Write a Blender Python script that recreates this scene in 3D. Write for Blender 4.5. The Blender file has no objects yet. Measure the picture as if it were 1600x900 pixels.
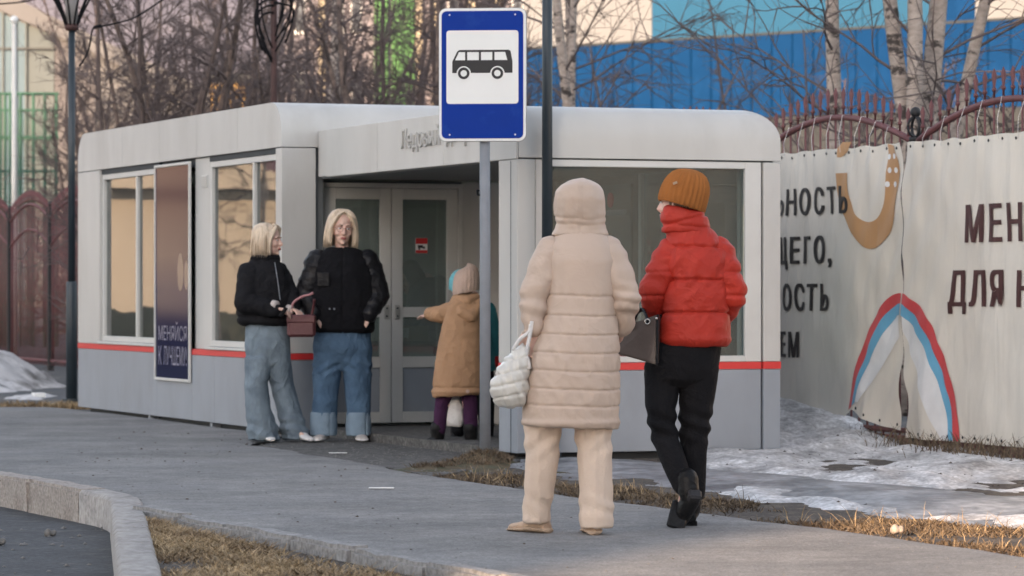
import bpy, bmesh, math, random
import numpy as np
from mathutils import Vector, Matrix, Euler

C = bpy.context.scene.collection
SC = bpy.context.scene
R = math.radians

# ------------------------------------------------------------------ camera
F = 5634.0            # focal length in pixels of the 1600 px wide photograph
EYE = 1.15            # camera height over the pavement
HOR = 457.0           # horizon row
cam = bpy.data.cameras.new('camera')
cam.sensor_width = 36.0
cam.lens = 36.0 * F / 1600.0
cam.clip_start = 0.5
cam.clip_end = 4000
cam.dof.use_dof = True
cam.dof.focus_distance = 19.5
cam.dof.aperture_fstop = 5.6
cam_o = bpy.data.objects.new('camera', cam)
C.objects.link(cam_o)
cam_o.location = (0, 0, EYE)
cam_o.rotation_euler = (math.pi / 2 + (HOR - 450.0) / F, 0, 0)
SC.camera = cam_o

# ------------------------------------------------------------------ light
SUN_TO = Vector((-0.43, -0.90, 0.0)).normalized()
SUN_EL = R(12.0)
world = bpy.data.worlds.new('World')
SC.world = world
world.use_nodes = True
wn = world.node_tree
for n in list(wn.nodes):
    wn.nodes.remove(n)
sky = wn.nodes.new('ShaderNodeTexSky')
sky.sky_type = 'NISHITA'
sky.sun_disc = False
sky.sun_elevation = SUN_EL
sky.sun_rotation = math.atan2(SUN_TO.x, SUN_TO.y)
sky.altitude = 200
sky.air_density = 1.0
sky.dust_density = 1.2
sky.ozone_density = 1.2
grade = wn.nodes.new('ShaderNodeMix')
grade.data_type = 'RGBA'
grade.blend_type = 'MULTIPLY'
grade.inputs[0].default_value = 1.0
grade.inputs[7].default_value = (1.03, 0.985, 0.98, 1)
bg = wn.nodes.new('ShaderNodeBackground')
bg.inputs['Strength'].default_value = 0.15
wo = wn.nodes.new('ShaderNodeOutputWorld')
hsv = wn.nodes.new('ShaderNodeHueSaturation')
hsv.inputs['Saturation'].default_value = 0.50
wn.links.new(sky.outputs[0], hsv.inputs['Color'])
wn.links.new(hsv.outputs[0], grade.inputs[6])
wn.links.new(grade.outputs[2], bg.inputs[0])
wn.links.new(bg.outputs[0], wo.inputs[0])

sun = bpy.data.lights.new('sun', 'SUN')
sun.energy = 3.4
sun.angle = R(0.6)
sun.color = (1.0, 0.68, 0.43)
sun_o = bpy.data.objects.new('sun', sun)
C.objects.link(sun_o)
sun_dir = Vector((SUN_TO.x * math.cos(SUN_EL), SUN_TO.y * math.cos(SUN_EL), math.sin(SUN_EL)))
sun_o.rotation_euler = (-sun_dir).to_track_quat('-Z', 'Y').to_euler()

SC.view_settings.view_transform = 'Standard'
SC.view_settings.look = 'None'
SC.view_settings.exposure = 1.79
SC.view_settings.gamma = 1.0
SC.cycles.max_bounces = 8
SC.cycles.transparent_max_bounces = 16
SC.cycles.use_denoising = True

# ------------------------------------------------------------------ helpers
def W(px, py, Y):
    return Vector(((px - 800.0) * Y / F, Y, EYE - (py - HOR) * Y / F))

def G(px, py, z=0.0):
    Y = (EYE - z) * F / (py - HOR)
    return Vector(((px - 800.0) * Y / F, Y, z))

# vectorised value noise
def _hash(i, j, k, seed):
    n = (i * 374761393 + j * 668265263 + k * 2147483647 + seed * 1274126177) & 0xffffffff
    n = ((n ^ (n >> 13)) * 1274126177) & 0xffffffff
    n = (n ^ (n >> 16)) & 0xffffffff
    return n.astype(np.float64) / 4294967295.0

def vnoise(P, seed=0):
    P = np.asarray(P, dtype=np.float64)
    I = np.floor(P).astype(np.int64)
    f = P - I
    f = f * f * (3 - 2 * f)
    r = 0
    for dx in (0, 1):
        wx = f[:, 0] if dx else 1 - f[:, 0]
        for dy in (0, 1):
            wy = f[:, 1] if dy else 1 - f[:, 1]
            for dz in (0, 1):
                wz = f[:, 2] if dz else 1 - f[:, 2]
                r = r + wx * wy * wz * _hash(I[:, 0] + dx, I[:, 1] + dy, I[:, 2] + dz, seed)
    return r * 2 - 1

def fbm(P, scale=1.0, octv=4, seed=0):
    P = np.asarray(P) * scale
    a, s, out = 1.0, 0.0, 0
    for o in range(octv):
        out = out + a * vnoise(P + 17.3 * o, seed + o)
        s += a
        a *= 0.5
        P = P * 2.03
    return out / s

class MB:
    """collects vertices and faces; build() links them as one mesh object"""
    def __init__(self):
        self.v, self.f = [], []
    def add(self, vs, fs):
        o = len(self.v)
        self.v += [tuple(p) for p in vs]
        self.f += [tuple(i + o for i in f) for f in fs]
        return self
    def box(self, x0, x1, y0, y1, z0, z1, M=None):
        vs = [(x, y, z) for z in (z0, z1) for y in (y0, y1) for x in (x0, x1)]
        if M is not None:
            vs = [M @ Vector(p) for p in vs]
        return self.add(vs, [(0, 2, 3, 1), (4, 5, 7, 6), (0, 1, 5, 4), (2, 6, 7, 3), (0, 4, 6, 2), (1, 3, 7, 5)])
    def bbox(self, x0, x1, y0, y1, z0, z1, b=0.004, M=None):
        """box with chamfered edges"""
        bm = bmesh.new()
        bmesh.ops.create_cube(bm, size=1)
        for v in bm.verts:
            v.co = Vector(((x0 + x1) / 2 + v.co.x * (x1 - x0), (y0 + y1) / 2 + v.co.y * (y1 - y0), (z0 + z1) / 2 + v.co.z * (z1 - z0)))
        bmesh.ops.bevel(bm, geom=list(bm.edges), offset=min(b, .45 * min(x1 - x0, y1 - y0, z1 - z0)), segments=1, affect='EDGES')
        return self.frombm(bm, M)
    def frombm(self, bm, M=None):
        bm.verts.index_update()
        vs = [(M @ v.co if M is not None else v.co.copy()) for v in bm.verts]
        fs = [[v.index for v in f.verts] for f in bm.faces]
        bm.free()
        return self.add(vs, fs)
    def tube(self, pts, rad, n=8, cap=True, squash=None):
        pts = [Vector(p) for p in pts]
        if not hasattr(rad, '__len__'):
            rad = [rad] * len(pts)
        m = len(pts)
        t0 = (pts[1] - pts[0]).normalized()
        up = Vector((0, 0, 1)) if abs(t0.z) < 0.9 else Vector((1, 0, 0))
        a = t0.cross(up).normalized()
        o = len(self.v)
        prev = t0
        for i, p in enumerate(pts):
            t = (pts[min(i + 1, m - 1)] - pts[max(i - 1, 0)])
            t = t.normalized() if t.length > 1e-9 else prev
            q = prev.rotation_difference(t)
            a = (q @ a)
            a = (a - t * a.dot(t)).normalized()
            b = t.cross(a)
            prev = t
            for k in range(n):
                th = 2 * math.pi * k / n
                self.v.append(tuple(p + (a * math.cos(th) + b * math.sin(th)) * rad[i]))
        for i in range(m - 1):
            for k in range(n):
                k2 = (k + 1) % n
                self.f.append((o + i * n + k, o + i * n + k2, o + (i + 1) * n + k2, o + (i + 1) * n + k))
        if cap:
            self.f.append(tuple(o + k for k in reversed(range(n))))
            self.f.append(tuple(o + (m - 1) * n + k for k in range(n)))
        return self
    def capsule(self, p0, p1, r0, r1, n=14):
        p0, p1 = Vector(p0), Vector(p1)
        d = p1 - p0
        L = max(d.length, 1e-6)
        d = d / L
        pts, rs = [], []
        for a in (88, 60, 30, 0):
            pts.append(p0 - d * r0 * math.sin(R(a))); rs.append(max(r0 * math.cos(R(a)), 1e-4))
        for t in (.25, .5, .75):
            pts.append(p0.lerp(p1, t)); rs.append(r0 + (r1 - r0) * t)
        for a in (0, 30, 60, 88):
            pts.append(p1 + d * r1 * math.sin(R(a))); rs.append(max(r1 * math.cos(R(a)), 1e-4))
        return self.tube(pts, rs, n)
    def limb(self, pts, rad, n=14):
        for i in range(len(pts) - 1):
            self.capsule(pts[i], pts[i + 1], rad[i], rad[i + 1], n)
        return self
    def loft(self, rings, n=28, e=2.0):
        """rings: (cx, cy, cz, rx, ry[, tilt_x, tilt_y]); closed with caps"""
        o = len(self.v)
        for r in rings:
            cx, cy, cz, rx, ry = r[:5]
            tx, ty = (r[5], r[6]) if len(r) > 6 else (0, 0)
            for k in range(n):
                th = 2 * math.pi * k / n
                c, s = math.cos(th), math.sin(th)
                x = rx * math.copysign(abs(c) ** (2 / e), c)
                y = ry * math.copysign(abs(s) ** (2 / e), s)
                self.v.append((cx + x, cy + y, cz + x * tx + y * ty))
        m = len(rings)
        up = rings[-1][2] > rings[0][2]
        for i in range(m - 1):
            for k in range(n):
                k2 = (k + 1) % n
                q = (o + i * n + k, o + i * n + k2, o + (i + 1) * n + k2, o + (i + 1) * n + k)
                self.f.append(q if up else q[::-1])
        a = tuple(o + k for k in range(n)); b = tuple(o + (m - 1) * n + k for k in range(n))
        self.f.append(a[::-1] if up else a)
        self.f.append(b if up else b[::-1])
        return self
    def ball(self, c, r, M=None, seg=18, ring=12):
        rx, ry, rz = (r, r, r) if not hasattr(r, '__len__') else r
        c = Vector(c)
        o = len(self.v)
        for i in range(1, ring):
            ph = math.pi * i / ring
            for k in range(seg):
                th = 2 * math.pi * k / seg
                p = Vector((rx * math.sin(ph) * math.cos(th), ry * math.sin(ph) * math.sin(th), rz * math.cos(ph)))
                if M is not None: p = M @ p
                self.v.append(tuple(c + p))
        tp = Vector((0, 0, rz)); bt = Vector((0, 0, -rz))
        if M is not None: tp, bt = M @ tp, M @ bt
        self.v.append(tuple(c + tp)); self.v.append(tuple(c + bt))
        t, b = len(self.v) - 2, len(self.v) - 1
        for i in range(ring - 2):
            for k in range(seg):
                k2 = (k + 1) % seg
                self.f.append((o + i * seg + k, o + (i + 1) * seg + k, o + (i + 1) * seg + k2, o + i * seg + k2))
        for k in range(seg):
            k2 = (k + 1) % seg
            self.f.append((t, o + k, o + k2))
            self.f.append((b, o + (ring - 2) * seg + k2, o + (ring - 2) * seg + k))
        return self
    def poly(self, pts, z0, z1):
        """vertical prism over a plan polygon (counter-clockwise)"""
        n = len(pts)
        o = len(self.v)
        for z in (z0, z1):
            for p in pts:
                self.v.append((p[0], p[1], z))
        self.f.append(tuple(o + i for i in reversed(range(n))))
        self.f.append(tuple(o + n + i for i in range(n)))
        for i in range(n):
            j = (i + 1) % n
            self.f.append((o + i, o + j, o + n + j, o + n + i))
        return self
    def mesh(self, name, m=None, smooth=False):
        me = bpy.data.meshes.new(name)
        me.from_pydata(self.v, [], self.f)
        if m: me.materials.append(m)
        if smooth:
            me.polygons.foreach_set('use_smooth', [True] * len(me.polygons))
        me.update()
        return me
    def build(self, name, m=None, parent=None, smooth=False):
        return link(name, self.mesh(name, m, smooth), parent)

def link(name, me, parent=None):
    o = bpy.data.objects.new(name, me)
    C.objects.link(o)
    if parent is not None:
        o.parent = parent
    return o

def tag(o, label=None, cat=None, group=None, kind=None):
    if label: o['label'] = label
    if cat: o['category'] = cat
    if group: o['group'] = group
    if kind: o['kind'] = kind
    return o

def thing(name, label, cat, loc=(0, 0, 0), rz=0.0, group=None):
    o = bpy.data.objects.new(name, None)
    o.empty_display_size = 0.2
    C.objects.link(o)
    o.location = loc
    o.rotation_euler = (0, 0, rz)
    return tag(o, label, cat, group)

def copy_tree(o, parent=None):
    c = o.copy()
    C.objects.link(c)
    c.parent = parent
    for ch in [x for x in C.objects if x.parent == o]:
        copy_tree(ch, c)
    return c

def arr_mesh(name, V, Fq, m=None, smooth=True):
    me = bpy.data.meshes.new(name)
    V = np.asarray(V, dtype=np.float32)
    Fq = np.asarray(Fq, dtype=np.int32)
    k = Fq.shape[1]
    me.vertices.add(len(V)); me.vertices.foreach_set('co', V.ravel())
    me.loops.add(Fq.size); me.loops.foreach_set('vertex_index', Fq.ravel())
    me.polygons.add(len(Fq))
    me.polygons.foreach_set('loop_start', np.arange(0, Fq.size, k, dtype=np.int32))
    me.polygons.foreach_set('loop_total', np.full(len(Fq), k, dtype=np.int32))
    if m: me.materials.append(m)
    if smooth: me.polygons.foreach_set('use_smooth', np.ones(len(Fq), dtype=bool))
    me.update(calc_edges=True)
    me.validate()
    return me

def remesh(mb, voxel, smooth=2):
    """voxel union of everything in mb -> (V, quads)"""
    me = mb.mesh('tmp')
    ob = bpy.data.objects.new('tmp', me)
    C.objects.link(ob)
    md = ob.modifiers.new('r', 'REMESH')
    md.mode = 'VOXEL'; md.voxel_size = voxel
    dg = bpy.context.evaluated_depsgraph_get()
    ev = ob.evaluated_get(dg).to_mesh()
    V = np.empty(len(ev.vertices) * 3); ev.vertices.foreach_get('co', V); V = V.reshape(-1, 3)
    n = len(ev.polygons)
    lt = np.empty(n, dtype=np.int32); ev.polygons.foreach_get('loop_total', lt)
    L = np.empty(len(ev.loops), dtype=np.int32); ev.loops.foreach_get('vertex_index', L)
    Fq = L.reshape(-1, 4) if (lt == 4).all() else None
    ob.evaluated_get(dg).to_mesh_clear()
    C.objects.unlink(ob)
    bpy.data.objects.remove(ob); bpy.data.meshes.remove(me)
    E = np.concatenate([Fq[:, [0, 1]], Fq[:, [1, 2]], Fq[:, [2, 3]], Fq[:, [3, 0]]])
    for s in range(smooth):
        A = np.zeros_like(V); cnt = np.zeros(len(V))
        np.add.at(A, E[:, 0], V[E[:, 1]]); np.add.at(A, E[:, 1], V[E[:, 0]])
        np.add.at(cnt, E[:, 0], 1); np.add.at(cnt, E[:, 1], 1)
        V = V + 0.5 * (A / cnt[:, None] - V)
    return V, Fq

def normals(V, Fq):
    a, b, c, d = (V[Fq[:, i]] for i in range(4))
    fn = np.cross(c - a, d - b)
    N = np.zeros_like(V)
    for i in range(4):
        np.add.at(N, Fq[:, i], fn)
    return N / (np.linalg.norm(N, axis=1)[:, None] + 1e-12)

def displace(V, Fq, fn):
    N = normals(V, Fq)
    return V + N * fn(V, N)[:, None]

def groove(x, w):
    return np.exp(-(x / w) ** 2)

def bez(p0, p1, p2, p3, n=12):
    out = []
    for i in range(n + 1):
        t = i / n
        out.append(Vector(p0) * (1 - t) ** 3 + 3 * Vector(p1) * t * (1 - t) ** 2 + 3 * Vector(p2) * t * t * (1 - t) + Vector(p3) * t ** 3)
    return out

def crom(pts, n=6):
    """Catmull-Rom through 2-D or 3-D points"""
    P = [Vector(p) for p in pts]
    out = []
    for i in range(len(P) - 1):
        a = P[max(i - 1, 0)]; b = P[i]; c = P[i + 1]; d = P[min(i + 2, len(P) - 1)]
        for k in range(n):
            t = k / n
            out.append(0.5 * ((2 * b) + (c - a) * t + (2 * a - 5 * b + 4 * c - d) * t * t + (3 * b - a - 3 * c + d) * t ** 3))
    out.append(P[-1])
    return out

# ------------------------------------------------------------------ materials
def mat(name, col, rough=0.6, metal=0.0, var=0.12, scale=3.0, bump=0.0, bscale=60.0, spec=0.5,
        col2=None, mix_scale=None, mix_lo=0.45, mix_hi=0.6, sheen=0.0, stretch=None, sss=0.0, coat=0.0, speck=None, crease=None):
    """principled material: base colour with a slow mottle, an optional second colour in patches, fine bump"""
    m = bpy.data.materials.new(name)
    m.use_nodes = True
    nt = m.node_tree
    N, Lk = nt.nodes, nt.links
    p = N['Principled BSDF']
    p.inputs['Roughness'].default_value = rough
    p.inputs['Metallic'].default_value = metal
    p.inputs['Specular IOR Level'].default_value = spec
    if sheen: p.inputs['Sheen Weight'].default_value = sheen
    if coat:
        p.inputs['Coat Weight'].default_value = coat
        p.inputs['Coat Roughness'].default_value = 0.15
    if sss:
        p.inputs['Subsurface Weight'].default_value = sss
        p.inputs['Subsurface Radius'].default_value = (0.01, 0.004, 0.002)
    tc = N.new('ShaderNodeTexCoord')
    src = tc.outputs['Object']
    if stretch:
        mp = N.new('ShaderNodeMapping')
        mp.inputs['Scale'].default_value = stretch
        Lk.new(src, mp.inputs[0]); src = mp.outputs[0]
    n1 = N.new('ShaderNodeTexNoise')
    n1.inputs['Scale'].default_value = scale
    n1.inputs['Detail'].default_value = 6
    n1.inputs['Roughness'].default_value = 0.6
    Lk.new(src, n1.inputs['Vector'])
    rp = N.new('ShaderNodeValToRGB')
    c = Vector(col[:3])
    rp.color_ramp.elements[0].position = 0.3
    rp.color_ramp.elements[1].position = 0.7
    rp.color_ramp.elements[0].color = (*[max(0, x * (1 - var)) for x in c], 1)
    rp.color_ramp.elements[1].color = (*[min(1, x * (1 + var)) for x in c], 1)
    Lk.new(n1.outputs['Fac'], rp.inputs[0])
    out = rp.outputs[0]
    if col2 is not None:
        n2 = N.new('ShaderNodeTexNoise')
        n2.inputs['Scale'].default_value = mix_scale or scale * 2
        n2.inputs['Detail'].default_value = 8
        n2.inputs['Roughness'].default_value = 0.65
        Lk.new(src, n2.inputs['Vector'])
        r2 = N.new('ShaderNodeValToRGB')
        r2.color_ramp.elements[0].position = mix_lo
        r2.color_ramp.elements[1].position = mix_hi
        Lk.new(n2.outputs['Fac'], r2.inputs[0])
        mx = N.new('ShaderNodeMix'); mx.data_type = 'RGBA'
        Lk.new(r2.outputs[0], mx.inputs[0])
        Lk.new(out, mx.inputs[6])
        mx.inputs[7].default_value = (*col2[:3], 1)
        out = mx.outputs[2]
    for sc_, lo, hi in (speck or []):
        n4 = N.new('ShaderNodeTexNoise')
        n4.inputs['Scale'].default_value = sc_
        n4.inputs['Detail'].default_value = 3
        Lk.new(src, n4.inputs['Vector'])
        mr = N.new('ShaderNodeMapRange')
        mr.inputs[1].default_value = .32; mr.inputs[2].default_value = .68
        mr.inputs[3].default_value = lo; mr.inputs[4].default_value = hi
        Lk.new(n4.outputs['Fac'], mr.inputs[0])
        mm = N.new('ShaderNodeMix'); mm.data_type = 'RGBA'; mm.blend_type = 'MULTIPLY'
        mm.inputs[0].default_value = 1
        Lk.new(out, mm.inputs[6]); Lk.new(mr.outputs[0], mm.inputs[7])
        out = mm.outputs[2]
    Lk.new(out, p.inputs['Base Color'])
    if bump:
        n3 = N.new('ShaderNodeTexNoise')
        n3.inputs['Scale'].default_value = bscale
        n3.inputs['Detail'].default_value = 5
        Lk.new(src, n3.inputs['Vector'])
        b = N.new('ShaderNodeBump')
        b.inputs['Strength'].default_value = bump
        b.inputs['Distance'].default_value = 0.01
        Lk.new(n3.outputs['Fac'], b.inputs['Height'])
        Lk.new(b.outputs[0], p.inputs['Normal'])
        if crease:                                   # sharp fold lines: ridged, warped noise
            n5 = N.new('ShaderNodeTexNoise')
            n5.inputs['Scale'].default_value = crease[0]
            n5.inputs['Detail'].default_value = 3
            n5.inputs['Distortion'].default_value = .6
            if len(crease) > 2:
                mp5 = N.new('ShaderNodeMapping'); mp5.inputs['Scale'].default_value = crease[2]
                Lk.new(src, mp5.inputs[0]); Lk.new(mp5.outputs[0], n5.inputs['Vector'])
            else:
                Lk.new(src, n5.inputs['Vector'])
            m5 = N.new('ShaderNodeMath'); m5.operation = 'SUBTRACT'; m5.inputs[1].default_value = .5
            a5 = N.new('ShaderNodeMath'); a5.operation = 'ABSOLUTE'
            q5 = N.new('ShaderNodeMath'); q5.operation = 'POWER'; q5.inputs[1].default_value = .6
            Lk.new(n5.outputs['Fac'], m5.inputs[0]); Lk.new(m5.outputs[0], a5.inputs[0]); Lk.new(a5.outputs[0], q5.inputs[0])
            b5 = N.new('ShaderNodeBump')
            b5.inputs['Strength'].default_value = crease[1]
            b5.inputs['Distance'].default_value = .03
            b5.invert = True
            Lk.new(q5.outputs[0], b5.inputs['Height'])
            Lk.new(b.outputs[0], b5.inputs['Normal'])
            Lk.new(b5.outputs[0], p.inputs['Normal'])
    return m

def glass_mat(name, tint=(0.8, 0.86, 0.85), ior=1.75, dirt_haze=0.04, dcol=(.6, .6, .58)):  # diffuse share: dirt film, raised where a pane's pale reflection is painted in
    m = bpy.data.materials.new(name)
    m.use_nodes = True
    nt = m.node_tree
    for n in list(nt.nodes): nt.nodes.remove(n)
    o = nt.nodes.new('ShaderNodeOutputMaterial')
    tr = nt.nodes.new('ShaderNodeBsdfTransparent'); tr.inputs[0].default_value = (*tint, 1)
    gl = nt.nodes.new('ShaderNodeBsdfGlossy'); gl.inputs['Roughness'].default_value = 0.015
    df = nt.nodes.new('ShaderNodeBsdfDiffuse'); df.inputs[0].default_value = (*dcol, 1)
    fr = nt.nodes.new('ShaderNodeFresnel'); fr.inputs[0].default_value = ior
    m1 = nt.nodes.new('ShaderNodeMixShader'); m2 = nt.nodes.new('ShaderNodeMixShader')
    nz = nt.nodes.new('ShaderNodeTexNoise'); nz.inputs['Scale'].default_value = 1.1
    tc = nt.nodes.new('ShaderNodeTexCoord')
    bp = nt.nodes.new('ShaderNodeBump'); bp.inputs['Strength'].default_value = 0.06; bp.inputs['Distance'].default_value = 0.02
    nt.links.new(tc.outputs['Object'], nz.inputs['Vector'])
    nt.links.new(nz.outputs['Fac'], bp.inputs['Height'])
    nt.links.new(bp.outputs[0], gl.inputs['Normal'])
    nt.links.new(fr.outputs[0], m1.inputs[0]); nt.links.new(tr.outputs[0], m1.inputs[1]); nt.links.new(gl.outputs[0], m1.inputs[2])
    m2.inputs[0].default_value = dirt_haze
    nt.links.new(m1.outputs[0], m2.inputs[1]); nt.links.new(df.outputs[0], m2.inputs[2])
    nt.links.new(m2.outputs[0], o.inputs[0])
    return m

def text_mesh(body, size=1.0, extrude=0.0, offset=0.0, space=1.0):
    """letter outlines as mesh data: list of 3-D points and faces, baseline at y=0, in the xy plane"""
    cu = bpy.data.curves.new('t', 'FONT')
    cu.body = body
    cu.size = size
    cu.extrude = extrude
    cu.offset = offset
    cu.space_character = space
    cu.resolution_u = 4
    ob = bpy.data.objects.new('t', cu)
    C.objects.link(ob)
    dg = bpy.context.evaluated_depsgraph_get()
    me = ob.evaluated_get(dg).to_mesh()
    vs = [v.co.copy() for v in me.vertices]
    fs = [tuple(p.vertices) for p in me.polygons]
    ob.evaluated_get(dg).to_mesh_clear()
    C.objects.unlink(ob)
    bpy.data.objects.remove(ob); bpy.data.curves.remove(cu)
    return vs, fs

def fit(vs, w, h):
    """scale letters to a box w x h with its lower left at 0,0"""
    x0 = min(v.x for v in vs); x1 = max(v.x for v in vs); y0 = min(v.y for v in vs); y1 = max(v.y for v in vs)
    return [Vector(((v.x - x0) / (x1 - x0) * w, (v.y - y0) / (y1 - y0) * h, v.z)) for v in vs]

M = {}
M['panel'] = mat('panel', (.50, .495, .475), .42, var=.04, scale=1.5, bump=.02, bscale=4, col2=(.42, .41, .385), mix_scale=2.0, mix_lo=.50, mix_hi=.85, stretch=(1.2, 1.2, .45), speck=[(2.2, .95, 1.04)])
M['panel_grey'] = mat('panel_grey', (.265, .295, .335), .42, var=.05, scale=1.2, bump=.02, bscale=4, col2=(.225, .245, .27), mix_scale=2.0, mix_lo=.50, mix_hi=.85, stretch=(1.2, 1.2, .6), speck=[(2.5, .93, 1.05)])
M['frame'] = mat('frame', (.55, .55, .53), .4, var=.05)
M['joint'] = mat('joint', (.04, .045, .05), .7)
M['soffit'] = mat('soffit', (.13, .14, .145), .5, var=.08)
M['red'] = mat('red', (.60, .035, .035), .45, var=.06)
M['glass'] = glass_mat('glass')
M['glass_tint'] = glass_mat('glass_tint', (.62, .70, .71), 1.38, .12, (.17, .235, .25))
M['glass_door'] = glass_mat('glass_door', (.80, .86, .84), 1.8, .24, (.46, .54, .51))  # greenish grey reflection of the door panes painted in as diffuse haze
M['glass_shop'] = glass_mat('glass_shop', (.72, .78, .76), 2.0, .05)
M['interior'] = mat('interior', (.55, .56, .54), .8)
M['interior_dark'] = mat('interior_dark', (.16, .16, .155), .7)
M['curtain'] = mat('curtain', (.74, .84, .80), .8, var=.1)
M['white'] = mat('white', (.75, .75, .73), .45, var=.04)
M['pole_dark'] = mat('pole_dark', (.022, .033, .042), .45, var=.15)
M['pole_rust'] = mat('pole_rust', (.045, .018, .016), .7, var=.25, scale=8)
M['steel'] = mat('steel', (.20, .215, .24), .6, metal=.15, var=.12, scale=6, col2=(.22, .22, .24), mix_scale=14, mix_lo=.58, mix_hi=.75)
M['black'] = mat('black', (.012, .012, .014), .6, var=.3)
M['wire'] = mat('wire', (.010, .010, .012), .8, spec=.1)
# ================================================================== ground
def xnear(Y): return -0.156 - 0.41 * (Y - 14.6)      # road-side edge of the footpath
def xfar(Y):  return 2.26 - 0.406 * (Y - 15.9)       # kiosk-side edge of the footpath

M['road'] = mat('road', (.045, .047, .052), .85, var=.25, scale=1.6, bump=.5, bscale=70, col2=(.09, .085, .08), mix_scale=5, mix_lo=.55, mix_hi=.7, speck=[(45, .6, 1.4), (14, .8, 1.2)])
M['path'] = mat('path', (.180, .178, .176), .9, var=.12, scale=.8, bump=.6, bscale=70, col2=(.245, .238, .226), mix_scale=1.7, mix_lo=.42, mix_hi=.72, speck=[(75, .72, 1.28), (26, .84, 1.16), (7, .88, 1.12), (1.0, .86, 1.12)])
M['apron'] = mat('apron', (.085, .082, .078), .95, var=.25, scale=4, bump=.8, bscale=60, col2=(.15, .145, .135), mix_scale=16, mix_lo=.5, mix_hi=.66, speck=[(40, .6, 1.4)])
M['soil'] = mat('soil', (.060, .050, .042), .95, var=.35, scale=5, bump=.9, bscale=35, col2=(.12, .10, .075), mix_scale=10, mix_lo=.5, mix_hi=.68, speck=[(40, .55, 1.45)])
M['yard'] = mat('yard', (.075, .078, .082), .95, var=.3, scale=1.5, bump=.5, bscale=25, col2=(.14, .125, .10), mix_scale=3, mix_lo=.52, mix_hi=.68)

road = MB(); road.box(-900, 900, -300, 1600, -1.2, -0.165)
tag(road.build('road', M['road']), kind='structure')

# raised ground behind the kerb
CORN = Vector((-2.15, 20.0))
def arm_x(Y): return CORN.x + 0.118 * (CORN.y - Y)
plate = [(arm_x(-30), -30), (900, -30), (900, 1500), (-655, 1500), (-3.2 - .42 * (60 - 22.5) + .1, 60), (-3.2 + .1, 22.5), (CORN.x + .1, CORN.y + .06)]
gr = MB(); gr.poly([(p[0] + .0, p[1]) for p in plate], -1.0, -0.030)
tag(gr.build('ground', M['yard']), kind='structure')

# footpath: a fine grid with a slightly uneven surface and a ragged far edge
def ragged(y, s): return float(vnoise([[y * 1.7, s, 0]])[0]) * .05 + float(vnoise([[y * 6.1, s, 3]])[0]) * .025
PATH_Y = np.arange(2.0, 36.2, 0.12)
V, Q = [], []
NX = 24
for i, y in enumerate(PATH_Y):
    if y < 19.3: a = xnear(y) + .02
    elif y < 20.05: a = xnear(19.3) + (CORN.x + .10 - xnear(19.3)) * (y - 19.3) / .75
    elif y < 22.5: a = CORN.x + .1 + (-3.1 - CORN.x - .1) * (y - 20.05) / 2.45
    else: a = -3.1 - .42 * (y - 22.5)
    if y < 22.5: b = xfar(y)
    elif y < 27.4: b = xfar(22.5) + (-1.95 - xfar(22.5)) * (y - 22.5) / 4.9
    elif y < 29.2: b = -1.95 + .08 * (y - 27.4) / 1.8
    else: b = -1.78 - .385 * (y - 29.2)
    b += ragged(y, 5)
    for k in range(NX + 1):
        x = a + (b - a) * k / NX
        z = .004 * float(vnoise([[x * 1.3, y * .9, 0]])[0]) + (-.012 if k == NX else 0)
        V.append((x, y, z))
for i in range(len(PATH_Y) - 1):
    for k in range(NX):
        o = i * (NX + 1) + k
        Q.append((o, o + 1, o + NX + 2, o + NX + 1))
tag(link('footpath', arr_mesh('footpath', V, Q, M['path'])), kind='structure')

# rough apron between the footpath and the kiosk door
ap = [(-1.9, 27.4), (-1.40, 25.3), (-.80, 23.9), (-.5, 22.8), (-.12, 24.2), (.1, 25.2), (.6, 31), (-2.2, 31), (-1.8, 29.4)]
mb = MB(); mb.poly(ap, -.2, -.012)
tag(mb.build('apron', M['apron']), kind='structure')

# verge strip between the footpath and the fence (soil under grass and snow)
mb = MB()
ve = [(xfar(y) - .1, y) for y in (2, 8, 14, 18, 22.6)] + [(-.45, 23.2), (.2, 25.4), (2.2, 26), (.4, 34), (.8, 33.5), (12.6 - .36 * 34 + .4, 34), (12.6 - .36 * 20 + .4, 20), (12.6 - .36 * 2 + .4, 2)]
ve = [(xfar(2) - .1, 2), (12.6 - .36 * 2 + .6, 2), (12.6 - .36 * 20 + .6, 20), (12.6 - .36 * 36 + .6, 36), (-.5, 36), (-.05, 25.2), (-.45, 23.2), (xfar(22.6) - .1, 22.6)]
mb.poly(ve, -.3, -.022)
tag(mb.build('verge', M['soil']), kind='structure')

# bare soil of the grass triangle
tri = [(arm_x(9) + .05, 9), (xnear(9) - .02, 9), (xnear(19.3) - .02, 19.3), (arm_x(19.9) + .05, 19.9)]
mb = MB(); mb.poly(tri, -.3, -.026)
tag(mb.build('soil', M['soil']), kind='structure')

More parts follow.
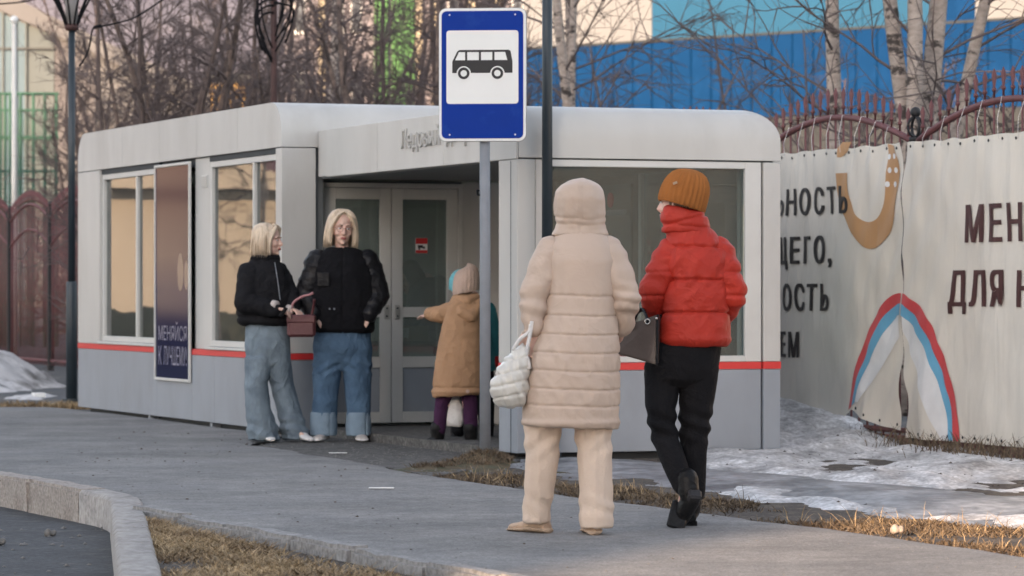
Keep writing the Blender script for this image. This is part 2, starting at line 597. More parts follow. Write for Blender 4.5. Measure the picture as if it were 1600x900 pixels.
# ------------------------------------------------------------------ kerbs
M['kerb'] = mat('kerb', (.335, .30, .27), .9, var=.16, scale=4, bump=.5, bscale=45, col2=(.20, .165, .14), mix_scale=3.2, mix_lo=.48, mix_hi=.7, speck=[(45, .72, 1.28)])
M['kerb_grey'] = mat('kerb_grey', (.25, .245, .24), .9, var=.14, scale=5, bump=.5, bscale=50, col2=(.15, .14, .13), mix_scale=7, mix_lo=.54, mix_hi=.72, speck=[(45, .72, 1.28)])
M['kerb_pale'] = mat('kerb_pale', (.34, .32, .30), .9, var=.14, scale=4, bump=.6, bscale=45, col2=(.20, .185, .17), mix_scale=5, mix_lo=.50, mix_hi=.72, speck=[(30, .78, 1.2)])
def kerb_run(name, p0, d, n, L, w, z0, z1, m, seed, jitter=.006):
    """a run of kerb stones; each stone is a child"""
    root = tag(thing(name, None, None), kind='structure')
    rng = random.Random(seed)
    p = Vector(p0); d = Vector(d).normalized(); nrm = Vector((-d.y, d.x))
    for i in range(n):
        l = L * rng.uniform(.82, 1.1)
        bm = bmesh.new()
        bmesh.ops.create_cube(bm, size=1)
        for v in bm.verts:
            v.co = Vector((v.co.x * (l - .012), v.co.y * w, v.co.z * (z1 - z0)))
        bmesh.ops.bevel(bm, geom=list(bm.edges), offset=.018, segments=2, affect='EDGES')
        bmesh.ops.subdivide_edges(bm, edges=[e for e in bm.edges if e.calc_length() > .1], cuts=5, use_grid_fill=True)
        for v in bm.verts:
            q = v.co * 9 + Vector((seed * 7.1, i * 3.3, 0))
            v.co += Vector((0, 1, 1)) * (.007 * float(vnoise([q])[0])) + Vector((1, 0, 0)) * (.004 * float(vnoise([q * 1.7])[0]))
        s = MB().frombm(bm).build('kerb_stone', m, root, False)
        c = p + d * (l / 2)
        s.location = (c.x, c.y, (z0 + z1) / 2 + rng.uniform(-jitter, jitter))
        s.rotation_euler = (rng.uniform(-.008, .008), rng.uniform(-.008, .008), math.atan2(d.y, d.x) + rng.uniform(-.012, .012) / max(1.0, 4 * l * (l > 2)))
        p = p + d * l
    return root
arm_d = Vector((.118, -1)).normalized()
def kerb_corner():
    root = tag(thing('road_kerb', None, None), kind='structure')
    d0 = Vector((-.39, .92)).normalized(); d1 = arm_d
    c = CORN + Vector((0, .05))
    pts = [c + d0 * .62, c + d0 * .3, c + d0 * .12 + d1 * .10, c + d1 * .3, c + d1 * .7, c + d1 * 1.5, c + d1 * 3, c + d1 * 5, c + d1 * 8, c + d1 * 12]
    P = crom([Vector((p.x, p.y, 0)) for p in pts], 12)
    V, Q = [], []
    prof = [(-.088, -.35), (-.088, .002), (-.070, .022), (.070, .022), (.088, .002), (.088, -.35)]
    for i, p in enumerate(P):
        t = (P[min(i + 1, len(P) - 1)] - P[max(i - 1, 0)]).normalized(); n = Vector((t.y, -t.x, 0))
        for a, z in prof:
            q = p + n * a
            V.append((q.x, q.y, z + .004 * float(vnoise([[q.x * 9, q.y * 9, z]])[0]) + .004 * float(vnoise([[q.x * 2, q.y * 2, z * 0]])[0])))
    k = len(prof)
    for i in range(len(P) - 1):
        for j in range(k - 1): Q.append((i * k + j, (i + 1) * k + j, (i + 1) * k + j + 1, i * k + j + 1))
    link('kerb_stone', arr_mesh('kerb_stone', V, Q, M['kerb_pale'], False), root)
kerb_corner()
kerb_run('bay_kerb', CORN + Vector((0, .05)) + Vector((-.39, .92)).normalized() * .62, (-.39, .92), 22, 1.0, .18, -.35, .024, M['kerb'], 2)
kerb_run('path_kerb', (xnear(18.85) - .05, 18.85), Vector((.41, -1)), 13, .92, .11, -.2, .040, M['kerb_grey'], 3, .008)

# ------------------------------------------------------------------ grass
M['straw'] = mat('straw', (.37, .275, .16), .9, var=.3, scale=2.5, col2=(.13, .085, .05), mix_scale=2.2, mix_lo=.46, mix_hi=.66, speck=[(38, .5, 1.5)])
M['straw_dark'] = mat('straw_dark', (.145, .108, .07), .9, var=.35, scale=2.0, col2=(.065, .045, .03), mix_scale=3, mix_lo=.42, mix_hi=.64, speck=[(40, .45, 1.55)])
def blades(name, pts, hmin, hmax, m, seed, wid=.004, lean=.9):
    rng = np.random.default_rng(seed)
    n = len(pts)
    P = np.asarray(pts)
    a = rng.uniform(0, 2 * math.pi, n); h = rng.uniform(hmin, hmax, n) * rng.uniform(.5, 1, n)
    la = rng.uniform(0, 2 * math.pi, n); ll = h * rng.uniform(.1, lean, n) * 1.4
    D = np.stack([np.cos(la) * ll, np.sin(la) * ll, h], 1)
    S = np.stack([np.cos(a), np.sin(a), np.zeros(n)], 1) * (wid * rng.uniform(.6, 1.4, n))[:, None]
    mid = P + D * .5 + np.stack([np.zeros(n), np.zeros(n), h * .18], 1)
    tip = P + D
    V = np.stack([P - S, P + S, mid + S * .8, mid - S * .8, tip + S * .15, tip - S * .15], 1).reshape(-1, 3)
    o = np.arange(n)[:, None] * 6
    Q = np.concatenate([o + [0, 1, 2, 3], o + [3, 2, 4, 5]])
    return tag(link(name, arr_mesh(name, V, Q, m, False)), kind='stuff')

rng = np.random.default_rng(4)
# triangle between the two kerbs, lower left
pts = []
clump = rng.uniform([-2.2, 8], [1.5, 19.9], (420, 2))
while len(pts) < 26000:
    y = rng.uniform(9.5, 19.8, 4000)
    lo = CORN.x + .118 * (CORN.y - y) + .09
    hi = np.where(y < 19.4, -0.156 - 0.41 * (y - 14.6) - .20, lo)
    x = lo + (hi - lo) * rng.uniform(0, 1, 4000)
    d = fbm(np.stack([x * 1.2, y * .8, 0 * x], 1), 2.2, 3, 7)
    near = np.exp(-((y - 17.8) / 1.6) ** 2) * .35
    k = (hi > lo) & (d * 1.6 + near - .05 > rng.uniform(-.5, .5, 4000))
    pts += list(np.stack([x, y, np.full(4000, -.032)], 1)[k])
blades('dry_grass', pts[:26000], .012, .062, M['straw'], 11, .0032, 2.2)

# strip of flattened grass along the far edge of the footpath
def qcoord(x, y): return (x - 2.26 + .406 * (y - 15.9)) * .9265
pts = []
while len(pts) < 30000:
    y = rng.uniform(13, 23.0, 6000)
    q = rng.uniform(-.03, 1.7, 6000)
    x = q / .9265 + 2.26 - .406 * (y - 15.9)
    d = fbm(np.stack([x, y, 0 * x], 1), 1.6, 3, 17)
    lim = np.clip(.75 + .32 * (18.5 - y) * .55, .5, 1.6) + .35 * d
    k = (q < lim) & (d * 1.5 + .02 > rng.uniform(-.5, .5, 6000)) & (q > -.01 + .04 * rng.uniform(0, 1, 6000))
    pts += list(np.stack([x, y, np.full(6000, -.024)], 1)[k])
blades('roadside_grass', pts[:30000], .010, .042, M['straw_dark'], 12, .0035, 1.7)
# long pale stems standing in the strip
k = rng.choice(len(pts), 900, replace=False)
blades('tall_straw', np.array(pts)[k], .04, .13, M['straw'], 13, .0022, 1.2)
# grass under the fence and on the far left edge
pts = []
for t in np.linspace(20, 33, 5200):
    off = abs(rng.normal(0, .22))
    pts.append((12.6 - .36 * t - .05 - off, t + rng.uniform(-.1, .1), -.02))
blades('fence_grass', pts, .04, .22, M['straw_dark'], 14, .004, .8)
pts = np.stack([rng.uniform(-6.4, -4.1, 3500), 36.3 + np.abs(rng.normal(0, .28, 3500)), np.full(3500, -.028)], 1)
blades('path_end_grass', pts, .03, .11, M['straw'], 15, .005, 1.0)

# mossy mound at the foot of the sign
M['moss'] = mat('moss', (.095, .070, .038), .95, var=.4, scale=9, bump=.8, bscale=40, col2=(.055, .06, .03), mix_scale=6)
gx = np.linspace(-1.0, .45, 90); gy = np.linspace(22.4, 26.6, 120)
X, Y = np.meshgrid(gx, gy)
def bumpy(cx, cy, sx, sy, h): return h * np.exp(-((X - cx) / sx) ** 2 - ((Y - cy) / sy) ** 2)
Pn = np.stack([X.ravel(), Y.ravel(), 0 * X.ravel()], 1)
nz = fbm(Pn, 3.0, 4, 5).reshape(X.shape)
Z = bumpy(-.18, 24.6, .16, .5, .10) + bumpy(-.42, 24.0, .35, .5, .035) + bumpy(-.45, 23.5, .30, .5, .03) + nz * .035 - .038
Vv = np.stack([X.ravel(), Y.ravel(), Z.ravel()], 1)
ny, nx = X.shape
idx = np.arange(ny * nx).reshape(ny, nx)
Qv = np.stack([idx[:-1, :-1], idx[:-1, 1:], idx[1:, 1:], idx[1:, :-1]], -1).reshape(-1, 4)
keep = (Vv[Qv][:, :, 2].max(1) > -.03)
tag(link('mossy_mound', arr_mesh('mossy_mound', Vv, Qv[keep], M['moss'])), kind='stuff')
hi = Vv[(Vv[:, 2] > .0)]
blades('mound_grass', hi[rng.integers(0, len(hi), 2200)] + rng.uniform(-.02, .02, (2200, 3)) * [1, 1, .1], .01, .045, M['straw_dark'], 16, .003, 1.6)

# ------------------------------------------------------------------ snow
M['snow'] = mat('snow', (.60, .60, .605), .6, var=.14, scale=4, bump=1.0, bscale=22, col2=(.13, .128, .13), mix_scale=2.6, mix_lo=.47, mix_hi=.70, speck=[(16, .72, 1.15), (50, .7, 1.2)], stretch=(.8, .45, 1))
M['ice'] = mat('ice', (.30, .31, .33), .35, var=.25, scale=6, bump=.6, bscale=22, col2=(.07, .075, .085), mix_scale=3.2, mix_lo=.40, mix_hi=.62, speck=[(18, .6, 1.35)], stretch=(.8, .4, 1))
def sheet(name, x0, x1, y0, y1, step, zf, m, cut):
    gx = np.arange(x0, x1, step); gy = np.arange(y0, y1, step * 1.6)
    X, Y = np.meshgrid(gx, gy)
    P = np.stack([X.ravel(), Y.ravel(), 0 * X.ravel()], 1)
    Z = zf(X, Y, P)
    V = np.stack([X.ravel(), Y.ravel(), Z.ravel()], 1)
    ny, nx = X.shape
    idx = np.arange(ny * nx).reshape(ny, nx)
    Q = np.stack([idx[:-1, :-1], idx[:-1, 1:], idx[1:, 1:], idx[1:, :-1]], -1).reshape(-1, 4)
    Q = Q[V[Q][:, :, 2].max(1) > cut]
    return tag(link(name, arr_mesh(name, V, Q, m)), kind='stuff')
KROT = math.atan2(.3593, .9332)
KP = (0.0356, 25.06)
def kloc(X, Y):
    dx, dy = X - KP[0], Y - KP[1]
    return dx * .9332 + dy * .3593, -dx * .3593 + dy * .9332
def zsnow(X, Y, P):
    q = qcoord(X, Y)
    n = fbm(P * [1, .55, 1], 1.3, 5, 21).reshape(X.shape)
    n2 = fbm(P * [1, .6, 1], 5.0, 4, 22).reshape(X.shape)
    h = np.full(X.shape, -.078)
    band1 = np.exp(-((q - 1.15) / .38) ** 2) * np.clip((20.8 - Y) / 1.2, .35, 1)
    band2 = 1 / (1 + np.exp(-(q - 2.05) / .18))
    h = h + .080 * band1 + .088 * band2 + .085 * n + .035 * n2
    kx, ky = kloc(X, Y)
    fd = (12.6 - .36 * Y - X) * .94                      # distance to the fence
    h = h + .34 * np.exp(-((fd - .25) / .55) ** 2) / (1 + np.exp(-(Y - 27.9) / .5))
    h = h + .10 * np.exp(-((fd - .9) / .9) ** 2) / (1 + np.exp(-(Y - 26.5) / .6))
    inside = (kx > -.04) & (kx < 2.03) & (ky > -.01)
    h[inside] = -.2
    h[(kx < 0) & (ky > .1)] = -.2
    h[(fd < -.02)] = -.2
    h[q < .45] = -.2
    h[X < .25 - .0 * Y] -= .02
    return h
sheet('snow', -.4, 5.2, 17.5, 33, .035, zsnow, M['snow'], -.045)
def zice(X, Y, P):
    q = qcoord(X, Y)
    n = fbm(P * [1, .5, 1], 2.2, 5, 31).reshape(X.shape)
    h = -.030 + .036 * np.exp(-((q - 1.7) / .55) ** 2) + .018 * n
    kx, ky = kloc(X, Y)
    h[(kx > -.04) & (ky > -.02)] = -.2
    h[(kx < -.04) & (ky > -.5)] = -.2
    return h
sheet('ice_crust', -.5, 4.5, 18, 26.2, .04, zice, M['ice'], -.045)
def zleft(X, Y, P):
    n = fbm(P * [1, .5, 1], 1.5, 5, 41).reshape(X.shape)
    return -.12 + .50 * np.exp(-((X + 6.55) / .62) ** 2 - ((Y - 45) / 2.2) ** 2) + .3 * np.exp(-((X + 7.6) / .9) ** 2 - ((Y - 43) / 2.5) ** 2) + .16 * n + .10 * fbm(P, 3.2, 4, 43).reshape(X.shape)
M['snow_dirty'] = mat('snow_dirty', (.58, .56, .55), .7, var=.2, scale=2.5, bump=.8, bscale=12, col2=(.12, .11, .10), mix_scale=1.8, mix_lo=.46, mix_hi=.66)
sheet('snow_bank', -9.5, -4.8, 39.5, 50, .06, zleft, M['snow_dirty'], -.03)

# small debris: frost and crumbs on the footpath, gravel on the apron
def crumbs(name, pts, smin, smax, m, seed):
    rg = random.Random(seed)
    mb = MB()
    for p in pts:
        s = rg.uniform(smin, smax)
        vs = []
        for sx, sy, sz in ((1, 0, 0), (-1, 0, 0), (0, 1, 0), (0, -1, 0), (0, 0, 1), (0, 0, -.3)):
            vs.append((p[0] + sx * s * rg.uniform(.6, 1.3), p[1] + sy * s * rg.uniform(.6, 1.5), p[2] + sz * s * rg.uniform(.4, .8)))
        mb.add(vs, [(0, 2, 4), (2, 1, 4), (1, 3, 4), (3, 0, 4), (2, 0, 5), (1, 2, 5), (3, 1, 5), (0, 3, 5)])
    return tag(mb.build(name, m), kind='stuff')
M['stone'] = mat('stone', (.17, .165, .155), .9, var=.3, scale=30)
rg = random.Random(5)
pp = []
for i in range(1500):
    y = rg.uniform(22.9, 28.8); x = rg.uniform(-1.9, .2)
    if x < -.45 - .41 * (y - 22.5) + .1: continue
    pp.append((x, y, -.006))
crumbs('gravel', pp[:700], .003, .011, M['stone'], 6)
pp = []
for i in range(700):
    y = rg.uniform(14.5, 34)
    x = rg.uniform(xnear(min(y, 22)), xfar(min(y, 24)) if y < 24 else -2)
    pp.append((x, y, .001))
M['leaf'] = mat('leaf', (.075, .055, .04), .9, var=.4, scale=30)
crumbs('path_litter', pp[::9], .004, .012, M['leaf'], 27)
crumbs('path_grit', pp, .002, .008, M['stone'], 7)
pp = [(rg.uniform(-4, -1.5), rg.uniform(13, 21), -.163) for i in range(260)]
pp = [p for p in pp if p[0] < arm_x(p[1]) - .12 and p[0] < -2.2 - .42 * (p[1] - 20)]
crumbs('road_grit', pp, .004, .02, M['stone'], 8)

pp = []
rg = random.Random(21)
for i in range(260):
    y = rg.uniform(18.2, 27.5); q_ = rg.uniform(.6, 4.2)
    x = q_ / .9265 + 2.26 - .406 * (y - 15.9)
    kx, ky = kloc(np.array(x), np.array(y))
    if kx < 2.1 and ky > -.05: continue
    z = float(zsnow(np.array([[x]]), np.array([[y]]), np.array([[x, y, 0]]))[0, 0])
    pp.append((x, y, max(z, -.02)))
M['dirt'] = mat('dirt', (.06, .05, .042), .95, var=.4, scale=30)
crumbs('snow_debris', pp, .003, .016, M['dirt'], 22)
# ================================================================== kiosk (waiting shelter + shop)
kiosk = thing('kiosk', 'pale grey bus stop kiosk with rounded roof edges and a red stripe round its walls', 'kiosk', (KP[0], KP[1], 0), KROT)
def KW(x, y, z=0):                      # kiosk coordinates -> world
    return Vector((KP[0] + .9332 * x - .3593 * y, KP[1] + .3593 * x + .9332 * y, z))
ZB, ZS0, ZS1 = .03, .605, .655
def kb(name, x0, x1, y0, y1, z0, z1, m, b=.004, parent=kiosk):
    return MB().bbox(x0, x1, y0, y1, z0, z1, b).build(name, m, parent)

def rounded(x0, x1, y0, y1, z0, z1, edges, r, seg=10):
    """box with the listed top edges rounded: 'f' front, 'b' back, 'r' right, 'l' left"""
    bm = bmesh.new()
    bmesh.ops.create_cube(bm, size=1)
    for v in bm.verts:
        v.co = Vector(((x0 + x1) / 2 + v.co.x * (x1 - x0), (y0 + y1) / 2 + v.co.y * (y1 - y0), (z0 + z1) / 2 + v.co.z * (z1 - z0)))
    sel = []
    for e in bm.edges:
        a, b = e.verts[0].co, e.verts[1].co
        if a.z > z1 - 1e-4 and b.z > z1 - 1e-4:
            if 'f' in edges and abs(a.y - y0) < 1e-4 and abs(b.y - y0) < 1e-4: sel.append(e)
            if 'b' in edges and abs(a.y - y1) < 1e-4 and abs(b.y - y1) < 1e-4: sel.append(e)
            if 'r' in edges and abs(a.x - x1) < 1e-4 and abs(b.x - x1) < 1e-4: sel.append(e)
            if 'l' in edges and abs(a.x - x0) < 1e-4 and abs(b.x - x0) < 1e-4: sel.append(e)
    bmesh.ops.bevel(bm, geom=sel, offset=r, segments=seg, affect='EDGES', profile=.5)
    return bm

def smooth_by_angle(o, ang=35):
    o.data.polygons.foreach_set('use_smooth', [True] * len(o.data.polygons))
    o.data.set_sharp_from_angle(angle=R(ang))
    return o

# ---- waiting shelter, front right
W2 = 2.02
def roof_piece(name, x0, x1, y0, y1, z0, z1, edges, r):
    return smooth_by_angle(MB().frombm(rounded(x0, x1, y0, y1, z0, z1, edges, r)).build(name, M['panel'], kiosk))
roof_piece('shelter_roof', .012, W2, 0, 4.50, 2.09, 2.46, 'fr', .235)
# soffit and left fascia in three panels
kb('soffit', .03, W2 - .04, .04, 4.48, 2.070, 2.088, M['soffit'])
for y0, y1 in ((.005, 1.48), (1.488, 2.98), (2.988, 4.25)):
    kb('fascia_panel', -.006, .0115, y0, y1, 2.08, 2.462 if y0 > .2 else 2.455, M['panel'], .003)
# corner pier
kb('pier', 0, .135, 0, .36, ZS1 + .002, 2.078, M['panel'])
kb('pier', .001, .134, .002, .358, ZB, ZS0 - .002, M['panel_grey'])
kb('stripe', -.003, .138, -.003, .361, ZS0, ZS1, M['red'], .001)
kb('joint', -.002, .004, .118, .124, ZB, 2.07, M['joint'], .0005)
# front: lower panel, stripe, window
kb('wall_panel', .141, 1.872, .012, .07, ZB, ZS0 - .002, M['panel_grey'])
kb('stripe', .1385, 1.873, .009, .07, ZS0, ZS1, M['red'], .001)
win = kb('window_frame', .141, .235, .008, .07, ZS1 + .002, 2.078, M['frame'])
MB().bbox(1.745, 1.872, .008, .07, ZS1 + .002, 2.078, .004).bbox(.2355, 1.7445, .008, .07, 2.030, 2.078, .004).bbox(.2355, 1.7445, .008, .07, ZS1 + .002, .70, .004).build('frame_rail', M['frame'], win)
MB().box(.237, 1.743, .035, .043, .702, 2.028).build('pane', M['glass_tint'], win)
# right corner pier
kb('pier', 1.886, W2, 0, .15, ZS1 + .002, 2.078, M['panel'])
kb('pier', 1.886, W2 - .001, .001, .149, ZB, ZS0 - .002, M['panel_grey'])
kb('stripe', 1.884, W2 + .003, -.003, .151, ZS0, ZS1, M['red'], .001)
kb('joint', 1.873, 1.8835, .03, .06, ZB, 2.07, M['joint'], .0005)
# right side wall: glass from the front, then solid
kb('wall_panel', W2 - .06, W2, .152, 4.5, ZB, ZS0 - .002, M['panel_grey'])
kb('stripe', W2 - .06, W2 + .003, .152, 4.5, ZS0, ZS1, M['red'], .001)
sw = kb('window_frame', W2 - .06, W2, .152, .24, ZS1 + .002, 2.078, M['frame'])
MB().bbox(W2 - .06, W2, .56, .62, ZS1 + .002, 2.078, .004).bbox(W2 - .06, W2, 2.40, 2.46, ZS1 + .002, 2.078, .004).build('frame_post', M['frame'], sw)
MB().box(W2 - .035, W2 - .027, .242, .558, ZS1 + .002, 2.07).build('pane', M['glass'], sw)
MB().box(W2 - .035, W2 - .027, .622, 2.398, ZS1 + .002, 2.07).build('pane', M['glass'], sw)
kb('wall_panel', W2 - .06, W2, 2.462, 4.5, ZS1 + .002, 2.078, mat('panel_brown', (.13, .105, .085), .6, var=.2))
# floor of the porch
tag(MB().frombm(rounded(.02, W2 - .07, .40, 4.6, -.1, .052, 'f', .01, 2)).build('porch_floor', M['apron'], kiosk))

# ---- shop, back left
XL, YF, YB, HT = -.293, 4.53, 11.2, 2.70
cut = [4.53, 5.80, 7.02, 8.22, 9.58, 11.2]
pxy = lambda px: (-.2378 - 24.955 * (px - 800) / F) / (.3593 + .9332 * (px - 800) / F)
cut = [YF] + [pxy(p) for p in (371, 307, 249, 191)] + [YB]
# roof shell cut in panels along the left wall
for i in range(len(cut) - 1):
    y0, y1 = cut[i] + (.003 if i else 0), cut[i + 1] - (.003 if i < len(cut) - 2 else 0)
    ed = ('f' if i == 0 else '') + ('b' if i == len(cut) - 2 else '')
    bm = rounded(XL, 2.0, y0, y1, 2.33, HT, ed, .27)
    smooth_by_angle(MB().frombm(bm).build('roof_panel', M['panel'], kiosk))
kb('roof_core', XL + .05, 1.95, YF + .14, YB - .14, 2.25, 2.50, M['joint'])
# front return of the shop: end pier at the corner, dark gap to the shelter
kb('pier', XL, 0.0, YF, YF + .16, ZS1 + .002, 2.322, M['panel'])
kb('pier', XL + .001, -.001, YF + .002, YF + .158, ZB, ZS0 - .002, M['panel_grey'])
kb('stripe', XL - .003, .002, YF - .003, YF + .16, ZS0, ZS1, M['red'], .001)
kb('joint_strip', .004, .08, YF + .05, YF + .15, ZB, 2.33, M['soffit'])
# left wall, recessed 5 cm under the fascia: piers, windows, lower panels
def lw(name, y0, y1, z0, z1, m, dx=.05, th=.10, parent=kiosk):
    return MB().bbox(XL + dx, XL + dx + th, y0, y1, z0, z1, .004).build(name, m, parent)
lower_joints = [YF + .162, 5.0, 6.46, 7.15, 8.305, 9.6, YB]
for i in range(len(lower_joints) - 1):
    a, b = lower_joints[i] + .0025, lower_joints[i + 1] - .0025
    MB().bbox(XL + .001, XL + .12, a, b, ZB if i < 4 else ZB + .0, ZS0 - .002, .003).build('wall_panel', M['panel_grey'], kiosk)
MB().bbox(XL - .003, XL + .12, YF + .162, 7.145, ZS0, ZS1, .001).build('stripe', M['red'], kiosk)
MB().bbox(XL - .003, XL + .12, 8.31, YB, ZS0, ZS1, .001).build('stripe', M['red'], kiosk)
kb('foot', XL + .02, XL + .12, 8.6, 8.66, -.03, ZB - .001, M['panel_grey'])
kb('foot', XL + .02, XL + .12, 6.6, 6.66, -.03, ZB - .001, M['panel_grey'])
kb('plinth', XL + .10, 1.9, YF + .1, YB - .1, -.03, ZB - .002, M['joint'])
kb('plinth', .22, W2 - .1, .10, .4, -.03, ZB - .002, M['joint'])
kb('pier', XL, XL + .12, 10.37, YB, ZS1 + .002, 2.322, M['panel'])
kb('pier', XL + .03, XL + .12, 6.69, 7.145, ZS1 + .002, 2.322, M['panel'])
kb('pier', XL + .01, XL + .12, YF + .162, 4.70, ZS1 + .002, 2.322, M['panel'])
vent = kb('vent', XL + .020, XL + .029, 6.75, 6.93, 2.06, 2.17, M['frame'], .002)
for k in range(5):
    MB().box(XL + .012, XL + .0195, 6.76, 6.92, 2.072 + k * .019, 2.080 + k * .019).build('louvre', M['panel'], vent)
def shop_window(y0, y1, ymid):
    z0, z1 = ZS1 + .03, 2.28
    fr = MB()
    d0, d1 = XL + .03, XL + .10
    fr.bbox(d0, d1, y0, y0 + .05, z0, z1, .003).bbox(d0, d1, y1 - .05, y1, z0, z1, .003)
    fr.bbox(d0, d1, y0 + .0505, y1 - .0505, z0, z0 + .05, .003).bbox(d0, d1, y0 + .0505, y1 - .0505, z1 - .05, z1, .003)
    w = fr.build('window', M['frame'], kiosk)
    MB().bbox(d0 + .002, d1, ymid - .022, ymid + .022, z0 + .0505, z1 - .0505, .003).build('mullion', M['frame'], w)
    MB().box(d0 + .03, d0 + .036, y0 + .051, ymid - .0225, z0 + .051, z1 - .051).build('pane', M['glass_shop'], w)
    MB().box(d0 + .03, d0 + .036, ymid + .0225, y1 - .051, z0 + .051, z1 - .051).build('pane', M['glass_shop'], w)
    MB().bbox(XL - .02, XL + .10, y0 - .02, y1 + .02, z0 - .026, z0 - .003, .003).build('sill', M['frame'], w)
    MB().bbox(d0 - .006, d1, y0, y1, z1 + .002, 2.335, .003).build('head_trim', M['joint'], w)  # dark strip painting in the shadow line under the fascia
shop_window(8.31, 10.365, 9.13)
shop_window(4.705, 6.685, 5.416)
# curtains just inside the windows
def curtain(y0, y1, name='curtain'):
    V, Q = [], []
    n = int((y1 - y0) / .012)
    for i in range(n + 1):
        y = y0 + (y1 - y0) * i / n
        x = XL + .21 + .018 * math.sin(y * 95) + .008 * math.sin(y * 41)
        V += [(x, y, .72), (x, y, 2.25)]
    for i in range(n): Q.append((2 * i, 2 * i + 2, 2 * i + 3, 2 * i + 1))
    link(name, arr_mesh(name, V, Q, M['curtain']), kiosk)
curtain(9.72, 10.36); curtain(6.18, 6.66)
# back and inner walls, floor, ceiling of the shop
kb('back_wall', XL + .02, 1.98, YB - .06, YB - .002, ZB, 2.30, M['panel'])
kb('side_wall', 1.94, 2.0, YF + .3, YB - .07, ZB, 2.30, M['interior'])
kb('shop_floor', XL + .13, 1.93, YF + .40, YB - .07, .02, .055, M['interior'])
kb('ceiling', XL + .13, 1.93, YF + .40, YB - .07, 2.20, 2.23, M['interior'])
kb('shelf_unit', .7, 1.9, 6.6, 10.6, .056, 1.9, M['interior'])

# ---- door wall under the shelter roof
DY = 4.75
kb('wall_panel', 1.345, 1.94, DY - .01, DY + .08, .056, 2.066, M['panel'])
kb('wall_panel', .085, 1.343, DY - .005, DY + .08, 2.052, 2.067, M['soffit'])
fr = kb('door_frame', .095, .135, DY - .03, DY + .06, .054, 2.05, M['frame'])
MB().bbox(1.303, 1.342, DY - .03, DY + .06, .054, 2.05, .003).bbox(.1352, 1.3028, DY - .03, DY + .06, 2.012, 2.05, .003).build('frame_rail', M['frame'], fr)
def door(x0, x1, handle_x):
    d = thing('door', None, None)
    d.parent = kiosk
    z0, z1 = .075, 2.008
    st = .095
    f0, f1 = DY - .022, DY + .03
    MB().bbox(x0, x0 + st, f0, f1, z0, z1, .003).bbox(x1 - st, x1, f0, f1, z0, z1, .003) \
        .bbox(x0 + st + .0005, x1 - st - .0005, f0, f1, z0, z0 + .09, .003).bbox(x0 + st + .0005, x1 - st - .0005, f0, f1, .53, .62, .003) \
        .bbox(x0 + st + .0005, x1 - st - .0005, f0, f1, z1 - .09, z1, .003).build('door_frame', M['frame'], d)
    MB().bbox(x0 + st + .001, x1 - st - .001, f0 + .012, f1 - .01, z0 + .091, .529, .003).build('kick_panel', M['panel_grey'], d)
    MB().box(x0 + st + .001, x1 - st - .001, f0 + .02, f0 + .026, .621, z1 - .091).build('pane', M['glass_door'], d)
    MB().bbox(x0 + st + .001, x1 - st - .001, f0 + .004, f0 + .018, .945, 1.03, .003).build('push_bar', M['frame'], d)
    MB().bbox(handle_x - .022, handle_x + .022, f0 - .012, f0 - .001, .93, 1.045, .004).build('lock_plate', mat('plate', (.45, .44, .42), .35, .5), d)
    for zz in (.955, 1.02):
        MB().tube([(handle_x, f0 - .02, zz), (handle_x, f0 - .0125, zz)], .008, 8).build('screw', M['pole_dark'], d)
    return d
door(.138, .714, .672)
d2 = door(.722, 1.300, .765)
# camera notice on the right leaf: red and white print with a camera drawn on it
st = MB().box(.930, 1.035, DY - .016, DY - .0145, 1.475, 1.60).build('notice', M['white'], d2)
MB().box(.931, 1.034, DY - .0172, DY - .0163, 1.552, 1.599).build('red_field', M['red'], st)
MB().box(.931, 1.034, DY - .0172, DY - .0163, 1.476, 1.500).build('red_field', M['red'], st)
mb = MB(); mb.box(.95, .995, DY - .0172, DY - .0163, 1.518, 1.541); mb.box(.996, 1.012, DY - .0172, DY - .0163, 1.512, 1.530); mb.box(.955, .97, DY - .0172, DY - .0163, 1.503, 1.517)
mb.build('camera_symbol', M['black'], st)

# raised letters on the fascia:  Ледовый дворец
def fascia_letters():
    # text runs along -y of the kiosk (from the shop towards the road) on the plane x = -.006
    m = mat('letter_grey', (.46, .455, .435), .45)
    for txt, y0_, y1_, base, hgt in (('Ледовый', 2.40, 1.54, 2.205, .185), ('дворец', 1.40, .66, 2.205, .147)):
        vs, fs = text_mesh(txt, 1.0, 0.007)
        vs = fit(vs, y0_ - y1_, hgt)
        MB().add([(-.016 + v.z, y0_ - v.x, base + v.y) for v in vs], fs).build('lettering', m, kiosk)
fascia_letters()

